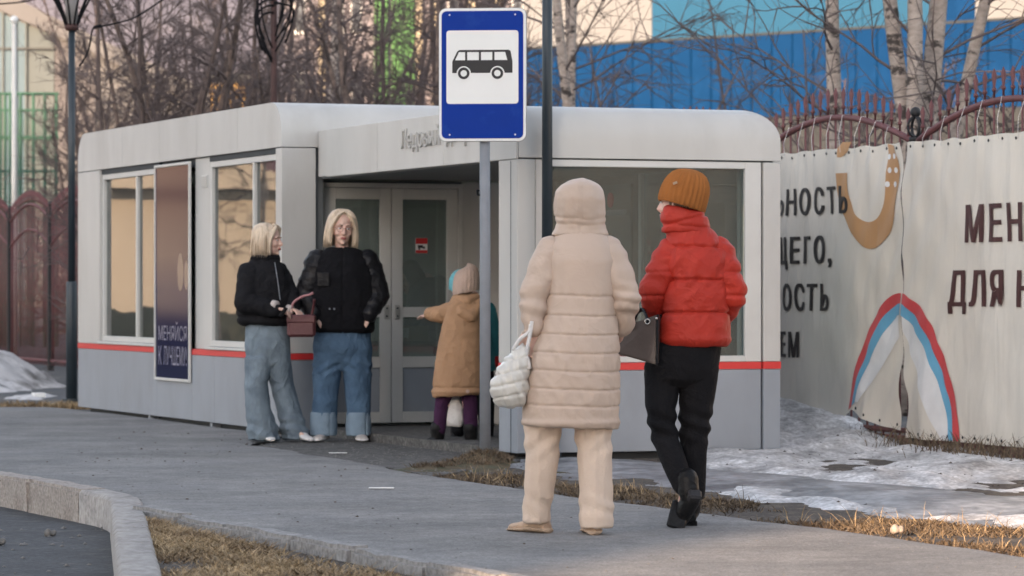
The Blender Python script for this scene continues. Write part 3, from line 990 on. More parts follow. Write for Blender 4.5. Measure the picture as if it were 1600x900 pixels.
# ================================================================== poster on the shop wall
def make_poster():
    t = thing('poster', 'tall dark purple advertising poster in a pale frame between the shop windows', 'poster', (KP[0], KP[1], 0), KROT)
    y0, y1, z0, z1 = 7.152, 8.303, .36, 2.30
    x0, x1 = XL - .028, XL - .005
    b = .024
    MB().bbox(x0, x1, y0, y0 + b, z0, z1, .003).bbox(x0, x1, y1 - b, y1, z0, z1, .003).bbox(x0, x1, y0 + b + .0005, y1 - b - .0005, z0, z0 + b, .003).bbox(x0, x1, y0 + b + .0005, y1 - b - .0005, z1 - b, z1, .003).build('frame', M['frame'], t)
    # navy print; the plum reflection on its upper half is painted in
    m = bpy.data.materials.new('poster_print'); m.use_nodes = True
    nt = m.node_tree; p = nt.nodes['Principled BSDF']
    tc = nt.nodes.new('ShaderNodeTexCoord'); sp = nt.nodes.new('ShaderNodeSeparateXYZ'); rp = nt.nodes.new('ShaderNodeValToRGB'); mr = nt.nodes.new('ShaderNodeMapRange')
    mr.inputs[1].default_value = z0; mr.inputs[2].default_value = z1
    e = rp.color_ramp.elements
    e[0].position = 0; e[0].color = (.016, .02, .05, 1)
    e[1].position = 1; e[1].color = (.09, .04, .045, 1)
    a = rp.color_ramp.elements.new(.42); a.color = (.022, .02, .06, 1)
    a = rp.color_ramp.elements.new(.58); a.color = (.10, .068, .075, 1)
    nt.links.new(tc.outputs['Object'], sp.inputs[0]); nt.links.new(sp.outputs['Z'], mr.inputs[0]); nt.links.new(mr.outputs[0], rp.inputs[0])
    nt.links.new(rp.outputs[0], p.inputs['Base Color'])
    p.inputs['Roughness'].default_value = .09
    p.inputs['Specular IOR Level'].default_value = .03
    MB().box(x0 + .012, x1 - .002, y0 + b + .001, y1 - b - .001, z0 + b + .001, z1 - b - .001).build('print', m, t)
    m2 = mat('poster_letters', (.20, .20, .27), .4)
    for txt, za, h, s0, wd in (('МЕНЯЙСЯ', .72, .17, 0, .92), ('К', .50, .17, 0, .10), ('ЛУЧШЕМУ!', .50, .17, .17, .75)):
        vs, fs = text_mesh(txt, 1.0, .0)
        vs = fit(vs, wd, h)
        MB().add([(x0 + .0105, y1 - .12 - s0 - v.x, za + v.y) for v in vs], fs).build('lettering', m2, t)
    for yy, zz, r in ((7.46, 1.33, .10), (7.27, 1.30, .075)):
        pts = [(0, yy + r * math.cos(a), zz + 1.7 * r * math.sin(a)) for a in np.linspace(0, 2 * math.pi, 20, endpoint=False)]
        MB().add([(x0 + .0108, p[1], p[2]) for p in pts], [tuple(range(20))]).build('figure_print', mat('poster_blot', (.02, .025, .06), .2), t)
make_poster()

# notice board inside the shelter
t = thing('notice_board', 'dark notice board inside the shelter seen through the front glass', 'notice board', (KP[0], KP[1], 0), KROT)
MB().bbox(W2 - .085, W2 - .062, 2.55, 3.75, 1.15, 2.0, .004).build('board', M['interior_dark'], t)
MB().bbox(W2 - .092, W2 - .0855, 2.62, 3.68, 1.76, 1.80, .002).build('strip', M['panel_grey'], t)
MB().tube([(W2 - .093, 2.95, 1.88), (W2 - .0855, 2.95, 1.88)], .06, 16).build('red_mark', M['red'], t)
# ================================================================== bus stop sign
M['sign_blue'] = mat('sign_blue', (.002, .030, .25), .5, var=.05, scale=3, col2=(.012, .06, .30), mix_scale=5, mix_lo=.58, mix_hi=.9, spec=.1)
M['sign_white'] = mat('sign_white', (.66, .68, .68), .4, var=.03)
M['sign_back'] = mat('sign_back', (.30, .31, .32), .5, metal=.5)
def rrect(x0, x1, z0, z1, r, n=6):
    pts = []
    for cx, cz, a0 in ((x1 - r, z1 - r, 0), (x0 + r, z1 - r, 90), (x0 + r, z0 + r, 180), (x1 - r, z0 + r, 270)):
        for k in range(n + 1):
            a = R(a0 + 90 * k / n)
            pts.append((cx + r * math.cos(a), cz + r * math.sin(a)))
    return pts
def plate(mb, pts, y0, y1):
    """prism of an (x, z) outline between y0 (front) and y1"""
    n = len(pts); o = len(mb.v)
    for y in (y0, y1):
        mb.v += [(p[0], y, p[1]) for p in pts]
    mb.f.append(tuple(o + i for i in range(n))); mb.f.append(tuple(o + n + i for i in reversed(range(n))))
    for i in range(n):
        j = (i + 1) % n
        mb.f.append((o + i, o + n + i, o + n + j, o + j))
    return mb
def ring_plate(mb, outer, inner, y0, y1):
    n = len(outer); o = len(mb.v)
    for y in (y0, y1):
        for ps in (outer, inner): mb.v += [(p[0], y, p[1]) for p in ps]
    for i in range(n):
        j = (i + 1) % n
        mb.f.append((o + i, o + j, o + n + j, o + n + i))
        mb.f.append((o + 2 * n + i, o + 3 * n + i, o + 3 * n + j, o + 2 * n + j))
        mb.f.append((o + i, o + 2 * n + i, o + 2 * n + j, o + j))
        mb.f.append((o + n + i, o + n + j, o + 3 * n + j, o + 3 * n + i))
    return mb
SY = 24.6
sp = W(758, 709, SY)
sgn = thing('bus_stop_sign', 'blue and white bus stop sign with a black bus symbol on a grey pole', 'road sign', (sp.x, SY, 0), R(-6))
sgn.scale = (SY / 25.75,) * 3
k_ = 25.75 / F                              # metres per photo pixel at the sign
MB().tube([(0, 0, -.3), (0, 0, 1.2), (-.004, 0, 3.10)], [.0405, .0385, .0365], 20).build('pole', M['steel'], sgn, True)
cx = -.012
w, h = .622, .945
zb = 2.283
board = plate(MB(), rrect(cx - w / 2, cx + w / 2, zb, zb + h, .05), -.066, -.052).build('sign_board', M['sign_white'], sgn)
plate(MB(), rrect(cx - w / 2 - .004, cx + w / 2 + .004, zb - .004, zb + h + .004, .054), -.0515, -.040).build('back_plate', M['sign_back'], sgn)
plate(MB(), rrect(cx - w / 2 + .018, cx + w / 2 - .018, zb + .018, zb + h - .018, .036), -.0675, -.0655).build('blue_field', M['sign_blue'], sgn)
plate(MB(), rrect(cx - .258, cx + .258, zb + .265, zb + .788, .022), -.069, -.0670).build('white_field', M['sign_white'], sgn)
# bus symbol: coordinates read off the sign, in photo pixels round its centre
def sgp(px, py): return (cx + (px - 755.0) * k_ * 1.005, zb + (221 - py) * k_)
mb = MB()
bus = [sgp(*p) for p in ((708, 115), (708, 97), (716, 81), (719, 79), (796, 79), (799, 81), (802, 97), (802, 115))]
plate(mb, bus[::-1], -.0705, -.0688)
mb.build('bus_symbol', M['black'], sgn)
mb = MB()
for q in (((712.5, 95), (718.5, 82.5), (728, 82.5), (728, 95)), ((731.5, 95), (731.5, 82.5), (749.5, 82.5), (749.5, 95)), ((753, 95), (753, 82.5), (770.5, 82.5), (770.5, 95)), ((774, 95), (774, 82.5), (790.5, 82.5), (794, 95))):
    plate(mb, [sgp(*p) for p in q][::-1], -.0718, -.0703)
for wx in (726, 778.5):
    c0 = sgp(wx, 115.5)
    plate(mb, [(c0[0] + 11.2 * k_ * math.cos(2 * math.pi * i / 24), c0[1] + 11.2 * k_ * math.sin(2 * math.pi * i / 24)) for i in range(24)], -.0718, -.0688)
mb.build('symbol_white', M['sign_white'], sgn)
mb = MB()
for wx in (726, 778.5):
    c0 = sgp(wx, 115.5)
    circ = lambda r: [(c0[0] + r * k_ * math.cos(2 * math.pi * i / 24), c0[1] + r * k_ * math.sin(2 * math.pi * i / 24)) for i in range(24)]
    ring_plate(mb, circ(9.2), circ(5.0), -.0730, -.0716)
mb.build('symbol_wheels', M['black'], sgn)
for sx in (-1, 1):
    for zz in (zb + .045, zb + h - .045):
        MB().tube([(cx + sx * .235, -.071, zz), (cx + sx * .235, -.0676, zz)], .006, 8).build('rivet', M['sign_white'], sgn)
for zz in (zb + .16, zb + .74):
    MB().tube([(-.047, -.0395, zz), (-.047, .02, zz), (0, .046, zz), (.047, .02, zz), (.047, -.0395, zz)], .008, 6).build('clamp', M['sign_back'], sgn)
MB().tube([(-.042, -.004, 1.93), (-.055, -.012, 1.935), (-.05, -.02, 1.90), (-.038, -.01, 1.90)], .008, 6).build('wire_tie', M['wire'], sgn)
MB().tube([(0, 0, 1.345), (0, 0, 1.362)], .0415, 18, cap=False).build('wire_band', M['steel'], sgn)

# ================================================================== lamp posts
def lamp_post(label, px, py, rz=0, cable=False):
    g = G(px, py)
    t = thing('lamp_post', label, 'lamp post', (g.x, g.y, 0), rz, 'dark steel lamp posts')
    MB().tube([(0, 0, -.2), (0, 0, 1.25), (0, 0, 1.265)], [.058, .058, .050], 18).build('base', M['pole_dark'], t, True)
    MB().tube([(0, 0, 1.2651), (0, 0, 3.90)], [.0385, .034], 16).build('pole', M['pole_dark'], t, True)
    MB().tube([(0, 0, .01), (0, 0, .035)], .10, 16).build('flange', M['pole_dark'], t)
    hd = MB().tube([(0, 0, 3.9005), (0, 0, 3.93), (0, 0, 3.97)], [.062, .075, .072], 16).build('collar', M['pole_rust'], t, True)
    for i in range(10):
        a = 2 * math.pi * i / 10 + .2
        d = Vector((math.cos(a), math.sin(a), 0))
        pts = [d * .06 + Vector((0, 0, 3.95)), d * .11 + Vector((0, 0, 4.08)), d * .20 + Vector((0, 0, 4.26)), d * .27 + Vector((0, 0, 4.45)), d * .28 + Vector((0, 0, 4.60))]
        MB().tube(crom(pts, 3), .012, 6).build('cage_bar', M['wire'], t, True)
    MB().tube([(0, 0, 3.9705), (0, 0, 4.3), (0, 0, 4.62)], [.065, .07, .06], 14).build('lantern', mat('lantern', (.35, .33, .32), .4), t, True)
    MB().tube([(0, 0, 4.6205), (0, 0, 4.70), (0, 0, 4.76)], [.30, .22, .03], 18).build('cap', M['pole_dark'], t, True)
    return t
lamp_post('dark lamp post with a wire cage lantern at the left end of the kiosk', 112, 628)
lamp_post('dark lamp post just right of the bus stop sign', 855, 716, 1.0)
# cable from the left lamp
g = G(112, 628)
def cable(name, label, pts, r=.012):
    o = MB().tube(crom(pts, 5), r, 6).build(name, M['wire'], None, True)
    return tag(o, label, 'cable')
cable('cable', 'black cable drooping from the top of the lamp post left of the kiosk', [W(270, -12, g.y + .6), W(215, 25, g.y + .4), W(178, 37, g.y + .2), W(150, 43, g.y), W(144, 48, g.y), (W(139, 75, g.y)), W(131, 93, g.y), W(124, 103, g.y - .05)], .010)
MB().tube([W(157, 40, g.y + .05), W(147, 43, g.y)], .018, 8).build('cable_joint', M['wire'], [o for o in C.objects if o.name == 'cable'][0])
cable('overhead_wire', 'thin dark wire crossing the top left corner above the glazed hall', [W(-60, 8, 42), W(0, 6, 42), W(40, 2, 42), W(75, -8, 42)], .010)
rp_ = W(428, 170, 41)
rust = thing('utility_pole', 'rust brown metal pole rising behind the kiosk roof', 'pole', (rp_.x, 41, 0))
MB().tube([(0, 0, -.1), (0, 0, 6.2)], [.045, .036], 14).build('pole', M['pole_rust'], rust, True)
MB().tube([(0, 0, 6.2), (0, 0, 6.25)], [.05, .04], 14).build('cap', M['pole_rust'], rust)
coil = MB()
rg = random.Random(9)
for i in range(6):
    s = 1 if i % 2 else -1
    r0 = rg.uniform(.10, .26)
    zt = rg.uniform(4.3, 4.6)
    zb_ = rg.uniform(3.85, 4.2)
    coil.tube(bez((0, -.05, zt), (s * r0 * 1.5, -.06, zt), (s * r0 * 1.3, -.05, (zt + zb_) / 2), (s * r0 * rg.uniform(.3, .8), -.05, zb_), 10), .013, 6)
    coil.tube(bez((s * r0 * .4, -.05, 4.7), (s * r0 * 1.2, -.06, 4.6), (s * r0 * 1.35, -.05, zb_ + .3), (s * .02, -.05, zb_ - .1), 10), .011, 6)
o = coil.build('cable_coil', M['wire'], None, True); o.location = (rp_.x, 41, 0)
tag(o, 'tangle of black cable loops hanging on the rust brown pole', 'cable')
wp = W(22, 300, 62)
o = MB().tube([(wp.x, 62, -.1), (wp.x, 62, 5.8)], [.055, .04], 12).build('flagpole', mat('pale_pole', (.62, .60, .56), .5), None, True)
MB().ball((wp.x, 62, 5.84), .07).build('ball_finial', M['white'], o, True)
tag(o, 'slim pale flagpole standing before the glazed hall at far left', 'flagpole')

# ================================================================== ornamental fence with arches
M['fence_red'] = mat('fence_red', (.125, .042, .044), .6, var=.2, scale=5, col2=(.20, .08, .075), mix_scale=8, mix_lo=.55, mix_hi=.75)
FX, FS = 12.6, .36
fu = Vector((-FS, 1, 0)).normalized()                       # along the fence, away from the road
FANG = math.atan2(fu.y, fu.x)
SEC = 2.76 * math.sqrt(1 + FS * FS)                         # section length
f0 = Vector((FX - FS * 26.7, 26.7, 0))
fence = thing('fence', 'dark red ornamental iron fence with arched tops, spear points and black posts', 'fence', f0, FANG)
# fence coordinates: x along the fence, y to the left of it (towards the kiosk: +y)
def arch_z(t, base, rise): return base + rise * math.sin(math.pi * t) ** .9
post_b = MB().bbox(-.045, .045, -.045, .045, -.2, 2.27, .006)
post_me = post_b.mesh('post', M['black'])
fin = MB()
for k in range(24):
    pass
ringpts = [(0, .062 * math.cos(a), 2.375 + .075 * math.sin(a)) for a in np.linspace(0, 2 * math.pi, 25)]
ringpts = [(.062 * math.cos(a), .0, 2.375 + .075 * math.sin(a)) for a in np.linspace(0, 2 * math.pi, 25)]
fin.tube(ringpts, .013, 6)
fin.tube([(0, .062 * math.cos(a), 2.375 + .075 * math.sin(a)) for a in np.linspace(0, 2 * math.pi, 25)], .011, 6)
fin.tube([(0, 0, 2.27), (0, 0, 2.30)], .05, 10)
fin.ball((0, 0, 2.485), .040, seg=10, ring=8)
fin_me = fin.mesh('finial', M['black'], True)
NP = 20
tipm = MB().tube([(0, 0, 0), (0, 0, .05), (0, 0, .055), (0, 0, .075), (0, 0, .08), (0, 0, .17), (0, 0, .215)], [.009, .009, .018, .018, .009, .021, .003], 6)
tip_me = tipm.mesh('spear_point', M['fence_red'], True)
secs = [-5, -4, -3, -2, -1, 0, 1, 2, 3, 4, 5, 6, 7, 8, 9, 10, 11, 12, 13, 14, 15]
seen = {-1, 0, 8, 9, 10, 11, 12}
rail_me = {}
bar_me = MB().tube([(0, 0, 0), (0, 0, 1)], .009, 6).mesh('bar', M['fence_red'], True)
def section(k):
    x0 = k * SEC + .05
    L = SEC - .10
    pts = lambda b, r: [(x0 + L * t, 0, arch_z(t, b, r)) for t in np.linspace(0, 1, 25)]
    MB().tube(pts(2.27, .24), .026, 6).build('arch_rail', M['fence_red'], fence, True)
    MB().tube(pts(1.86, .26), .020, 6).build('arch_rail', M['fence_red'], fence, True)
    MB().tube([(x0, 0, .12), (x0 + L, 0, .12)], .024, 6).build('bottom_rail', M['fence_red'], fence)
    if k < 1: MB().bbox(x0, x0 + L, -.02, .02, -.1, .085, .004).build('base_board', M['fence_red'], fence)
    mass = MB()
    for i in range(NP):
        t = (i + .5) / NP
        za = arch_z(t, 2.27, .24)
        if k in (-1, 0):
            b_ = link('bar', bar_me, fence); b_.location = (x0 + L * t, 0, .05); b_.scale = (1, 1, za - .06)
        else:
            mass.tube([(x0 + L * t, 0, .05), (x0 + L * t, 0, za - .01)], .009 if k < 3 else .011, 5)
        if k in seen:
            s = link('spear_point', tip_me, fence)
            s.location = (x0 + L * t, 0, za + .016)
        else:
            o_ = len(mass.v)
            mass.v += [(v[0] + x0 + L * t, v[1], v[2] + za + .016) for v in tipm.v]
            mass.f += [tuple(i_ + o_ for i_ in f_) for f_ in tipm.f]
    if k in (-1, 0):
        pass
    elif k in seen:
        # bars behind the banner and in the far dense sections stay one piece per section
        mass.build('bars', M['fence_red'], fence, True)
    else:
        tag(mass.build('bars', M['fence_red'], fence, True), kind='stuff')
for k in secs:
    section(k)
for k in secs + [secs[-1] + 1]:
    p = link('post', post_me, fence); p.location = (k * SEC, 0, 0)
    q = link('finial', fin_me, p)
# ================================================================== banners hung on the fence
M['banner'] = mat('banner', (.655, .615, .545), .55, var=.05, scale=1.2, col2=(.50, .47, .42), mix_scale=1.6, mix_lo=.5, mix_hi=.85, stretch=(1.5, 1, .5), bump=.25, bscale=7, crease=(2.6, .28, (1.1, 1, .7)))
M['ink_black'] = mat('ink_black', (.030, .026, .024), .5)
M['ink_brown'] = mat('ink_brown', (.075, .030, .028), .5)
M['ink_orange'] = mat('ink_orange', (.46, .26, .12), .55, var=.06)
M['ink_red'] = mat('ink_red', (.56, .07, .075), .5)
M['ink_blue'] = mat('ink_blue', (.14, .38, .56), .5)
M['ink_white'] = mat('ink_white', (.70, .70, .70), .5)
KPX = (FX - .055) * F                                                # px = 800 - F*FS + KPX / Y
def bt(px, py):
    """photo point on the banner -> (distance along the fence, height)"""
    Y = KPX / (px - 800 + F * FS)
    return ((Y - 26.7) * math.sqrt(1 + FS * FS), EYE - (py - HOR) * Y / F)
SEAM = bt(1411, 400)[0]
def bdisp(P, right):
    """stand-off from the fence (towards the kiosk side) for points (a, z)"""
    P = np.asarray(P, dtype=np.float64)
    a, z = P[:, 0], P[:, 1]
    n = fbm(np.stack([a * 1.5, z * .30, 0 * a + (9 if right else 0)], 1), 1.6, 4, 51)
    fine = fbm(np.stack([a * 7.0, z * .8, 0 * a], 1), 1.0, 3, 52)
    d = .066 + .013 * n + .011 * fine + .004 * np.sin((a * .8 - z * 1.1) * 9 + 3.5 * n)
    s = np.abs(a - SEAM)
    d = d + .012 * np.sin((a * 1.2 + z * .9) * 15 + 2 * n) * np.exp(-s / .7)      # diagonal creases towards the seam
    d = d + .004 * np.sin(a * 26 + 5 * n) * np.clip((z - 1.5) / .6, 0, 1)
    if right:
        d = d + .05 * np.exp(-((a - SEAM + .42) / .16) ** 2) * np.clip((1.0 - z) / .7, 0, 1)
    else:
        d = d + .09 * np.exp(-((a - SEAM - .50) / .30) ** 2) * np.clip((.62 - z) / .5, 0, 1)
        d = d - .04 * np.exp(-((a - SEAM - 1.35) / .22) ** 2) * np.clip((.9 - z) / .6, 0, 1)
    return np.maximum(d, .045)
def topz(a): return 2.265 - .016 * np.sin(a * 8.5) ** 2 * np.abs(np.sin(a * 2.1)) - .04 * (a > 1.9) * 0
def bot_right(a): return .075 + .0 * a
bl = crom([(SEAM + .012, bt(1405, 672)[1]), bt(1385, 664), bt(1355, 650), bt(1338, 640), (bt(1326, 646)[0], bt(1326, 646)[1]), (bt(1300, 655)[0], .13), (bt(1225, 650)[0], .06), (7.5, .05)], 8)
def bot_left(a):
    xs = np.array([p[0] for p in bl]); zs = np.array([p[1] for p in bl])
    i = np.argsort(xs)
    return np.interp(a, xs[i], zs[i])
def seam_gap(z):
    """half width of the opening between the banners at height z"""
    xs = [.05, .40, .62, .75, .80, 1.05, 1.38, 1.45, 2.0, 2.27]
    g = [.060, .075, .028, .004, .003, .003, .022, .006, .004, .055]
    return np.interp(z, xs, g)
def banner(name, label, a_near, a_far, right):
    # the sheet as a fine grid: a runs away from the road
    na, nz = int(abs(a_far - a_near) / .022), 90
    A = np.linspace(0, 1, na); T = np.linspace(0, 1, nz)
    AA, TT = np.meshgrid(A, T, indexing='ij')
    a = a_near + (a_far - a_near) * AA
    zt = topz(a); zb = bot_right(a) if right else bot_left(a)
    z = zb + (zt - zb) * TT
    # open the seam
    g = seam_gap(z)
    if right: a = np.where(np.abs(a - SEAM) < .5, a - g * (1 - np.abs(a - SEAM) / .5), a)
    else: a = np.where(np.abs(a - SEAM) < .5, a + g * (1 - np.abs(a - SEAM) / .5) * .4, a)
    P = np.stack([a.ravel(), z.ravel()], 1)
    d = bdisp(P, right)
    V = np.stack([P[:, 0], d, P[:, 1]], 1)
    idx = np.arange(na * nz).reshape(na, nz)
    Q = np.stack([idx[:-1, :-1], idx[1:, :-1], idx[1:, 1:], idx[:-1, 1:]], -1).reshape(-1, 4)
    if right: Q = Q[:, ::-1]
    t = thing(name, label, 'banner', f0, FANG, 'printed banners on the fence')
    link('sheet', arr_mesh('sheet', V, Q, M['banner']), t)
    return t
ban_l = banner('banner', 'cream banner with black lettering and an orange loop, left of the fence seam', SEAM + .004, 8.4, False)
ban_r = banner('banner', 'cream banner with brown lettering and half a rainbow, right of the fence seam', SEAM - .004, -14.0, True)

def ink(t, name, polys, m, right, off=.005):
    """flat print laid on the folds: polygons / letter meshes in (a, z), cut fine so that they follow the sheet"""
    bm = bmesh.new()
    for vs, fs in polys:
        bv = [bm.verts.new((p[0], 0, p[1])) for p in vs]
        for f in fs:
            try: bm.faces.new([bv[i] for i in f])
            except ValueError: pass
    xs = [v.co.x for v in bm.verts]; zs = [v.co.z for v in bm.verts]
    x = min(xs)
    while x < max(xs):
        bmesh.ops.bisect_plane(bm, geom=bm.verts[:] + bm.edges[:] + bm.faces[:], plane_co=(x, 0, 0), plane_no=(1, 0, 0)); x += .022
    z = min(zs)
    while z < max(zs):
        bmesh.ops.bisect_plane(bm, geom=bm.verts[:] + bm.edges[:] + bm.faces[:], plane_co=(0, 0, z), plane_no=(0, 0, 1)); z += .03
    P = np.array([(v.co.x, v.co.z) for v in bm.verts])
    d = bdisp(P, right)
    for v, dd in zip(bm.verts, d): v.co.y = dd + off
    bmesh.ops.recalc_face_normals(bm, faces=bm.faces[:])
    return MB().frombm(bm).build(name, m, t)
def words(t, txt, px0, px1, py_top, py_bot, m, right, heavy=.012):
    vs, fs = text_mesh(txt, 1.0, 0, .004, 1.32)
    a0, a1 = bt(px0, 400)[0], bt(px1, 400)[0]
    pm = (px0 + px1) / 2
    zt, zb = bt(pm, py_top)[1], bt(pm, py_bot)[1]
    vs = fit(vs, 1, 1)
    b = .05 * abs(zt - zb)
    o = None
    for i, (sx, sz) in enumerate(((-b, 0), (0, 0), (b, 0))):
        q = ink(t, 'lettering' if o is None else 'stroke', [([(a0 + (a1 - a0) * v.x + sx, zb + (zt - zb) * v.y + sz) for v in vs], fs)], m, right, .0075 + .0007 * i)
        if o is None: o = q
        else: q.parent = o
words(ban_l, 'ЬНОСТЬ', 1215, 1327, 293, 336, M['ink_black'], False, .028)
words(ban_l, 'СТ', 1114, 1142, 304, 338, M['ink_black'], False, .028)
words(ban_l, 'ЩЕГО,', 1214, 1300, 369, 421, M['ink_black'], False, .028)
words(ban_l, 'НОСТЬ', 1206, 1295, 443, 486, M['ink_black'], False, .028)
words(ban_l, 'ЧЕМ', 1206, 1249, 518, 558, M['ink_black'], False, .028)
words(ban_r, 'МЕН', 1511, 1598, 318, 378, M['ink_brown'], True, .026)
words(ban_r, 'ДЛЯ', 1485, 1569, 422, 491, M['ink_brown'], True)
words(ban_r, 'Н', 1592, 1617, 422, 480, M['ink_brown'], True)
def strip_poly(A, B):
    """quad strip between two px polylines"""
    n = len(A)
    vs = [bt(*p) for p in A] + [bt(*p) for p in B]
    return vs, [(i, i + 1, n + i + 1, n + i) for i in range(n - 1)]
L2 = lambda pts, n=6: [(p.x, p.y) for p in crom([Vector((a, b, 0)) for a, b in pts], n)]
# orange loop
oo = L2([(1310, 271), (1311, 300), (1318, 330), (1328, 355), (1340, 375), (1352, 386), (1362, 389), (1375, 384), (1388, 370), (1397, 350), (1402, 320), (1405, 270)])
oi = L2([(1327, 270), (1328, 295), (1332, 315), (1338, 332), (1345, 342), (1352, 346), (1360, 347), (1368, 344), (1376, 334), (1382, 318), (1385, 300), (1386, 270)])
ink(ban_l, 'orange_print', [strip_poly(oo, oi), strip_poly([(1312, 246), (1312, 232), (1318, 222)], [(1316, 246), (1326, 238), (1332, 222)]),
    strip_poly([(1386, 270), (1388, 245), (1386, 225)], [(1405, 270), (1404, 250), (1397, 228)])], M['ink_orange'], False)
dots = []
for px, py in ((1388, 288), (1398, 288), (1391, 266), (1400, 266), (1390, 245), (1399, 244)):
    c = [(px + 2.6 * math.cos(2 * math.pi * i / 12), py + 4.6 * math.sin(2 * math.pi * i / 12)) for i in range(12)]
    dots.append(([bt(*p) for p in c], [tuple(range(12))]))
for dt in dots: ink(ban_l, 'white_dot', [dt], M['ink_white'], False, .0075)
# rainbow, split between the two banners
ro = [(1329, 640), (1334, 605), (1344, 560), (1357, 520), (1374, 485), (1391, 465), (1408, 458), (1425, 466), (1445, 485), (1462, 515), (1478, 560), (1490, 605), (1497, 650), (1499, 690)]
rm = [(1338, 634), (1343, 602), (1353, 562), (1367, 522), (1382, 495), (1396, 480), (1408, 474), (1422, 483), (1439, 503), (1455, 530), (1470, 568), (1481, 610), (1488, 650), (1490, 689)]
ri = [(1345, 628), (1351, 600), (1361, 565), (1376, 530), (1390, 507), (1400, 497), (1409, 492), (1421, 502), (1436, 522), (1450, 548), (1463, 582), (1474, 617), (1481, 655), (1484, 688)]
ro, rm, ri = L2(ro), L2(rm), L2(ri)
k = 6 * 6
ink(ban_l, 'red_arc', [strip_poly(ro[:k + 1], rm[:k + 1])], M['ink_red'], False)
ink(ban_l, 'blue_arc', [strip_poly(rm[:k + 1], ri[:k + 1])], M['ink_blue'], False, .0065)
ink(ban_r, 'red_arc', [strip_poly(ro[k + 1:], rm[k + 1:])], M['ink_red'], True)
ink(ban_r, 'blue_arc', [strip_poly(rm[k + 1:], ri[k + 1:])], M['ink_blue'], True, .0065)
cl = lambda x, a, b: max(a, min(b, x))
ink(ban_r, 'white_arc', [strip_poly(ri[k + 2:], [(min(p[0] - .5, cl(1413 + (p[1] - 520) / 168 * 60, 1413, 1480)), p[1]) for p in ri[k + 2:]])], M['ink_white'], True)
ink(ban_l, 'white_arc', [strip_poly(ri[:k], [(max(p[0] + .5, cl(1350 + (630 - p[1]) / 105 * 58, 1345, 1407.5)), p[1]) for p in ri[:k]])], M['ink_white'], False)
# eyelets along the hems, white ties up to the arch rail
ey = MB().tube([(0, 0, 0), (0, .004, 0)], .011, 8)
ey_me = ey.mesh('eyelet', M['black'])
def eyelets(t, a_list, zf, right):
    A = np.array(a_list); Z = zf(A)
    D = bdisp(np.stack([A, Z], 1), right)
    for a, z, d in zip(A, Z, D):
        o = link('eyelet', ey_me, t); o.location = (a, d + .002, z)
eyelets(ban_r, np.arange(SEAM - .12, -2.2, -.21), lambda a: topz(a) - .035, True)
eyelets(ban_r, np.arange(SEAM - .12, -2.2, -.21), lambda a: bot_right(a) + .035, True)
eyelets(ban_l, np.arange(SEAM + .08, 2.6, .21), lambda a: topz(a) - .035, False)
eyelets(ban_l, np.arange(SEAM + .08, .9, .21), lambda a: bot_left(a) + .035, False)
M['tie'] = mat('tie', (.62, .61, .60), .6)
rg = random.Random(3)
def ties(t, a_list, right):
    for a in a_list:
        x = (a % SEC) / SEC
        za = arch_z(x, 2.27, .24)
        z0 = float(topz(np.array(a))) - .035
        if za - z0 < .05: continue
        d = float(bdisp([[a, z0]], right)[0])
        sway = rg.uniform(-.05, .05)
        MB().tube([(a, d + .006, z0), (a + sway * .4, d + .01, (z0 + za) / 2), (a + sway, .032, za + .02), (a + sway, -.03, za + .02)], .0022, 4).build('tie', M['tie'], t)
ties(ban_r, np.arange(SEAM - .33, -2.2, -.30), True)
ties(ban_l, np.arange(SEAM + .29, 2.6, .26), False)
# ================================================================== buildings behind
def wall_pt(p0, p1, t): return p0[0] + (p1[0] - p0[0]) * t, p0[1] + (p1[1] - p0[1]) * t
# ---- blue sports hall, behind the trees on the right
M['clad_blue'] = mat('clad_blue', (.003, .036, .115), .55, spec=.1, var=.12, scale=.8, col2=(.008, .055, .165), mix_scale=2, mix_lo=.5, mix_hi=.8)
M['clad_cyan'] = mat('clad_cyan', (.009, .078, .155), .45, var=.07, scale=.6)
M['clad_white'] = mat('clad_white', (.20, .205, .21), .5, var=.06, scale=.6)
M['clad_dark'] = mat('clad_dark', (.030, .034, .036), .6, var=.3)
hall = thing('sports_hall', 'large blue clad hall with cyan and white upper panels behind the birches', 'building')
P0, P1 = Vector((.40, 90.5)), Vector((13.4, 78.5))           # front wall line, left far -> right near
ang = math.atan2(P1.y - P0.y, P1.x - P0.x)
Lw = (P1 - P0).length
hall.location = (P0.x, P0.y, 0); hall.rotation_euler = (0, 0, ang)
MB().box(-.2, Lw + 20, .12, 30, -.5, 12.5).build('body', M['clad_white'], hall)
MB().box(-.2, Lw + 20, .03, .1195, -.4, 5.30).build('base_wall', M['clad_dark'], hall)
n = 0
x = -.2
pan = MB()
PW = .62
pan.add([(0, .119, 5.302), (0, .0, 5.302), (PW * .86, .0, 5.302), (PW * .90, .05, 5.302), (PW - .01, .05, 5.302), (PW - .01, .119, 5.302)], [])
pan.add([(0, .119, 7.25), (0, .0, 7.25), (PW * .86, .0, 7.25), (PW * .90, .05, 7.25), (PW - .01, .05, 7.25), (PW - .01, .119, 7.25)], [(0 - 6 + 0, 1 - 6, 1, 0)])
pan.f = [(i, (i + 1) % 6, 6 + (i + 1) % 6, 6 + i) for i in range(6)] + [tuple(range(5, -1, -1)), tuple(range(6, 12))]
pan_me = pan.mesh('cladding_panel', M['clad_blue'])
while x < Lw + 6:
    o = link('cladding_panel', pan_me, hall); o.location = (x, 0, 0)
    x += PW
def upper(x0, x1, m, w):
    x = x0
    while x < x1 - .05:
        b = min(x + w, x1)
        for z0, z1 in ((7.27, 9.4), (9.42, 11.5)):
            MB().box(x + .008, b - .008, .04, .119, z0, z1).build('upper_panel', m, hall)
        x = b
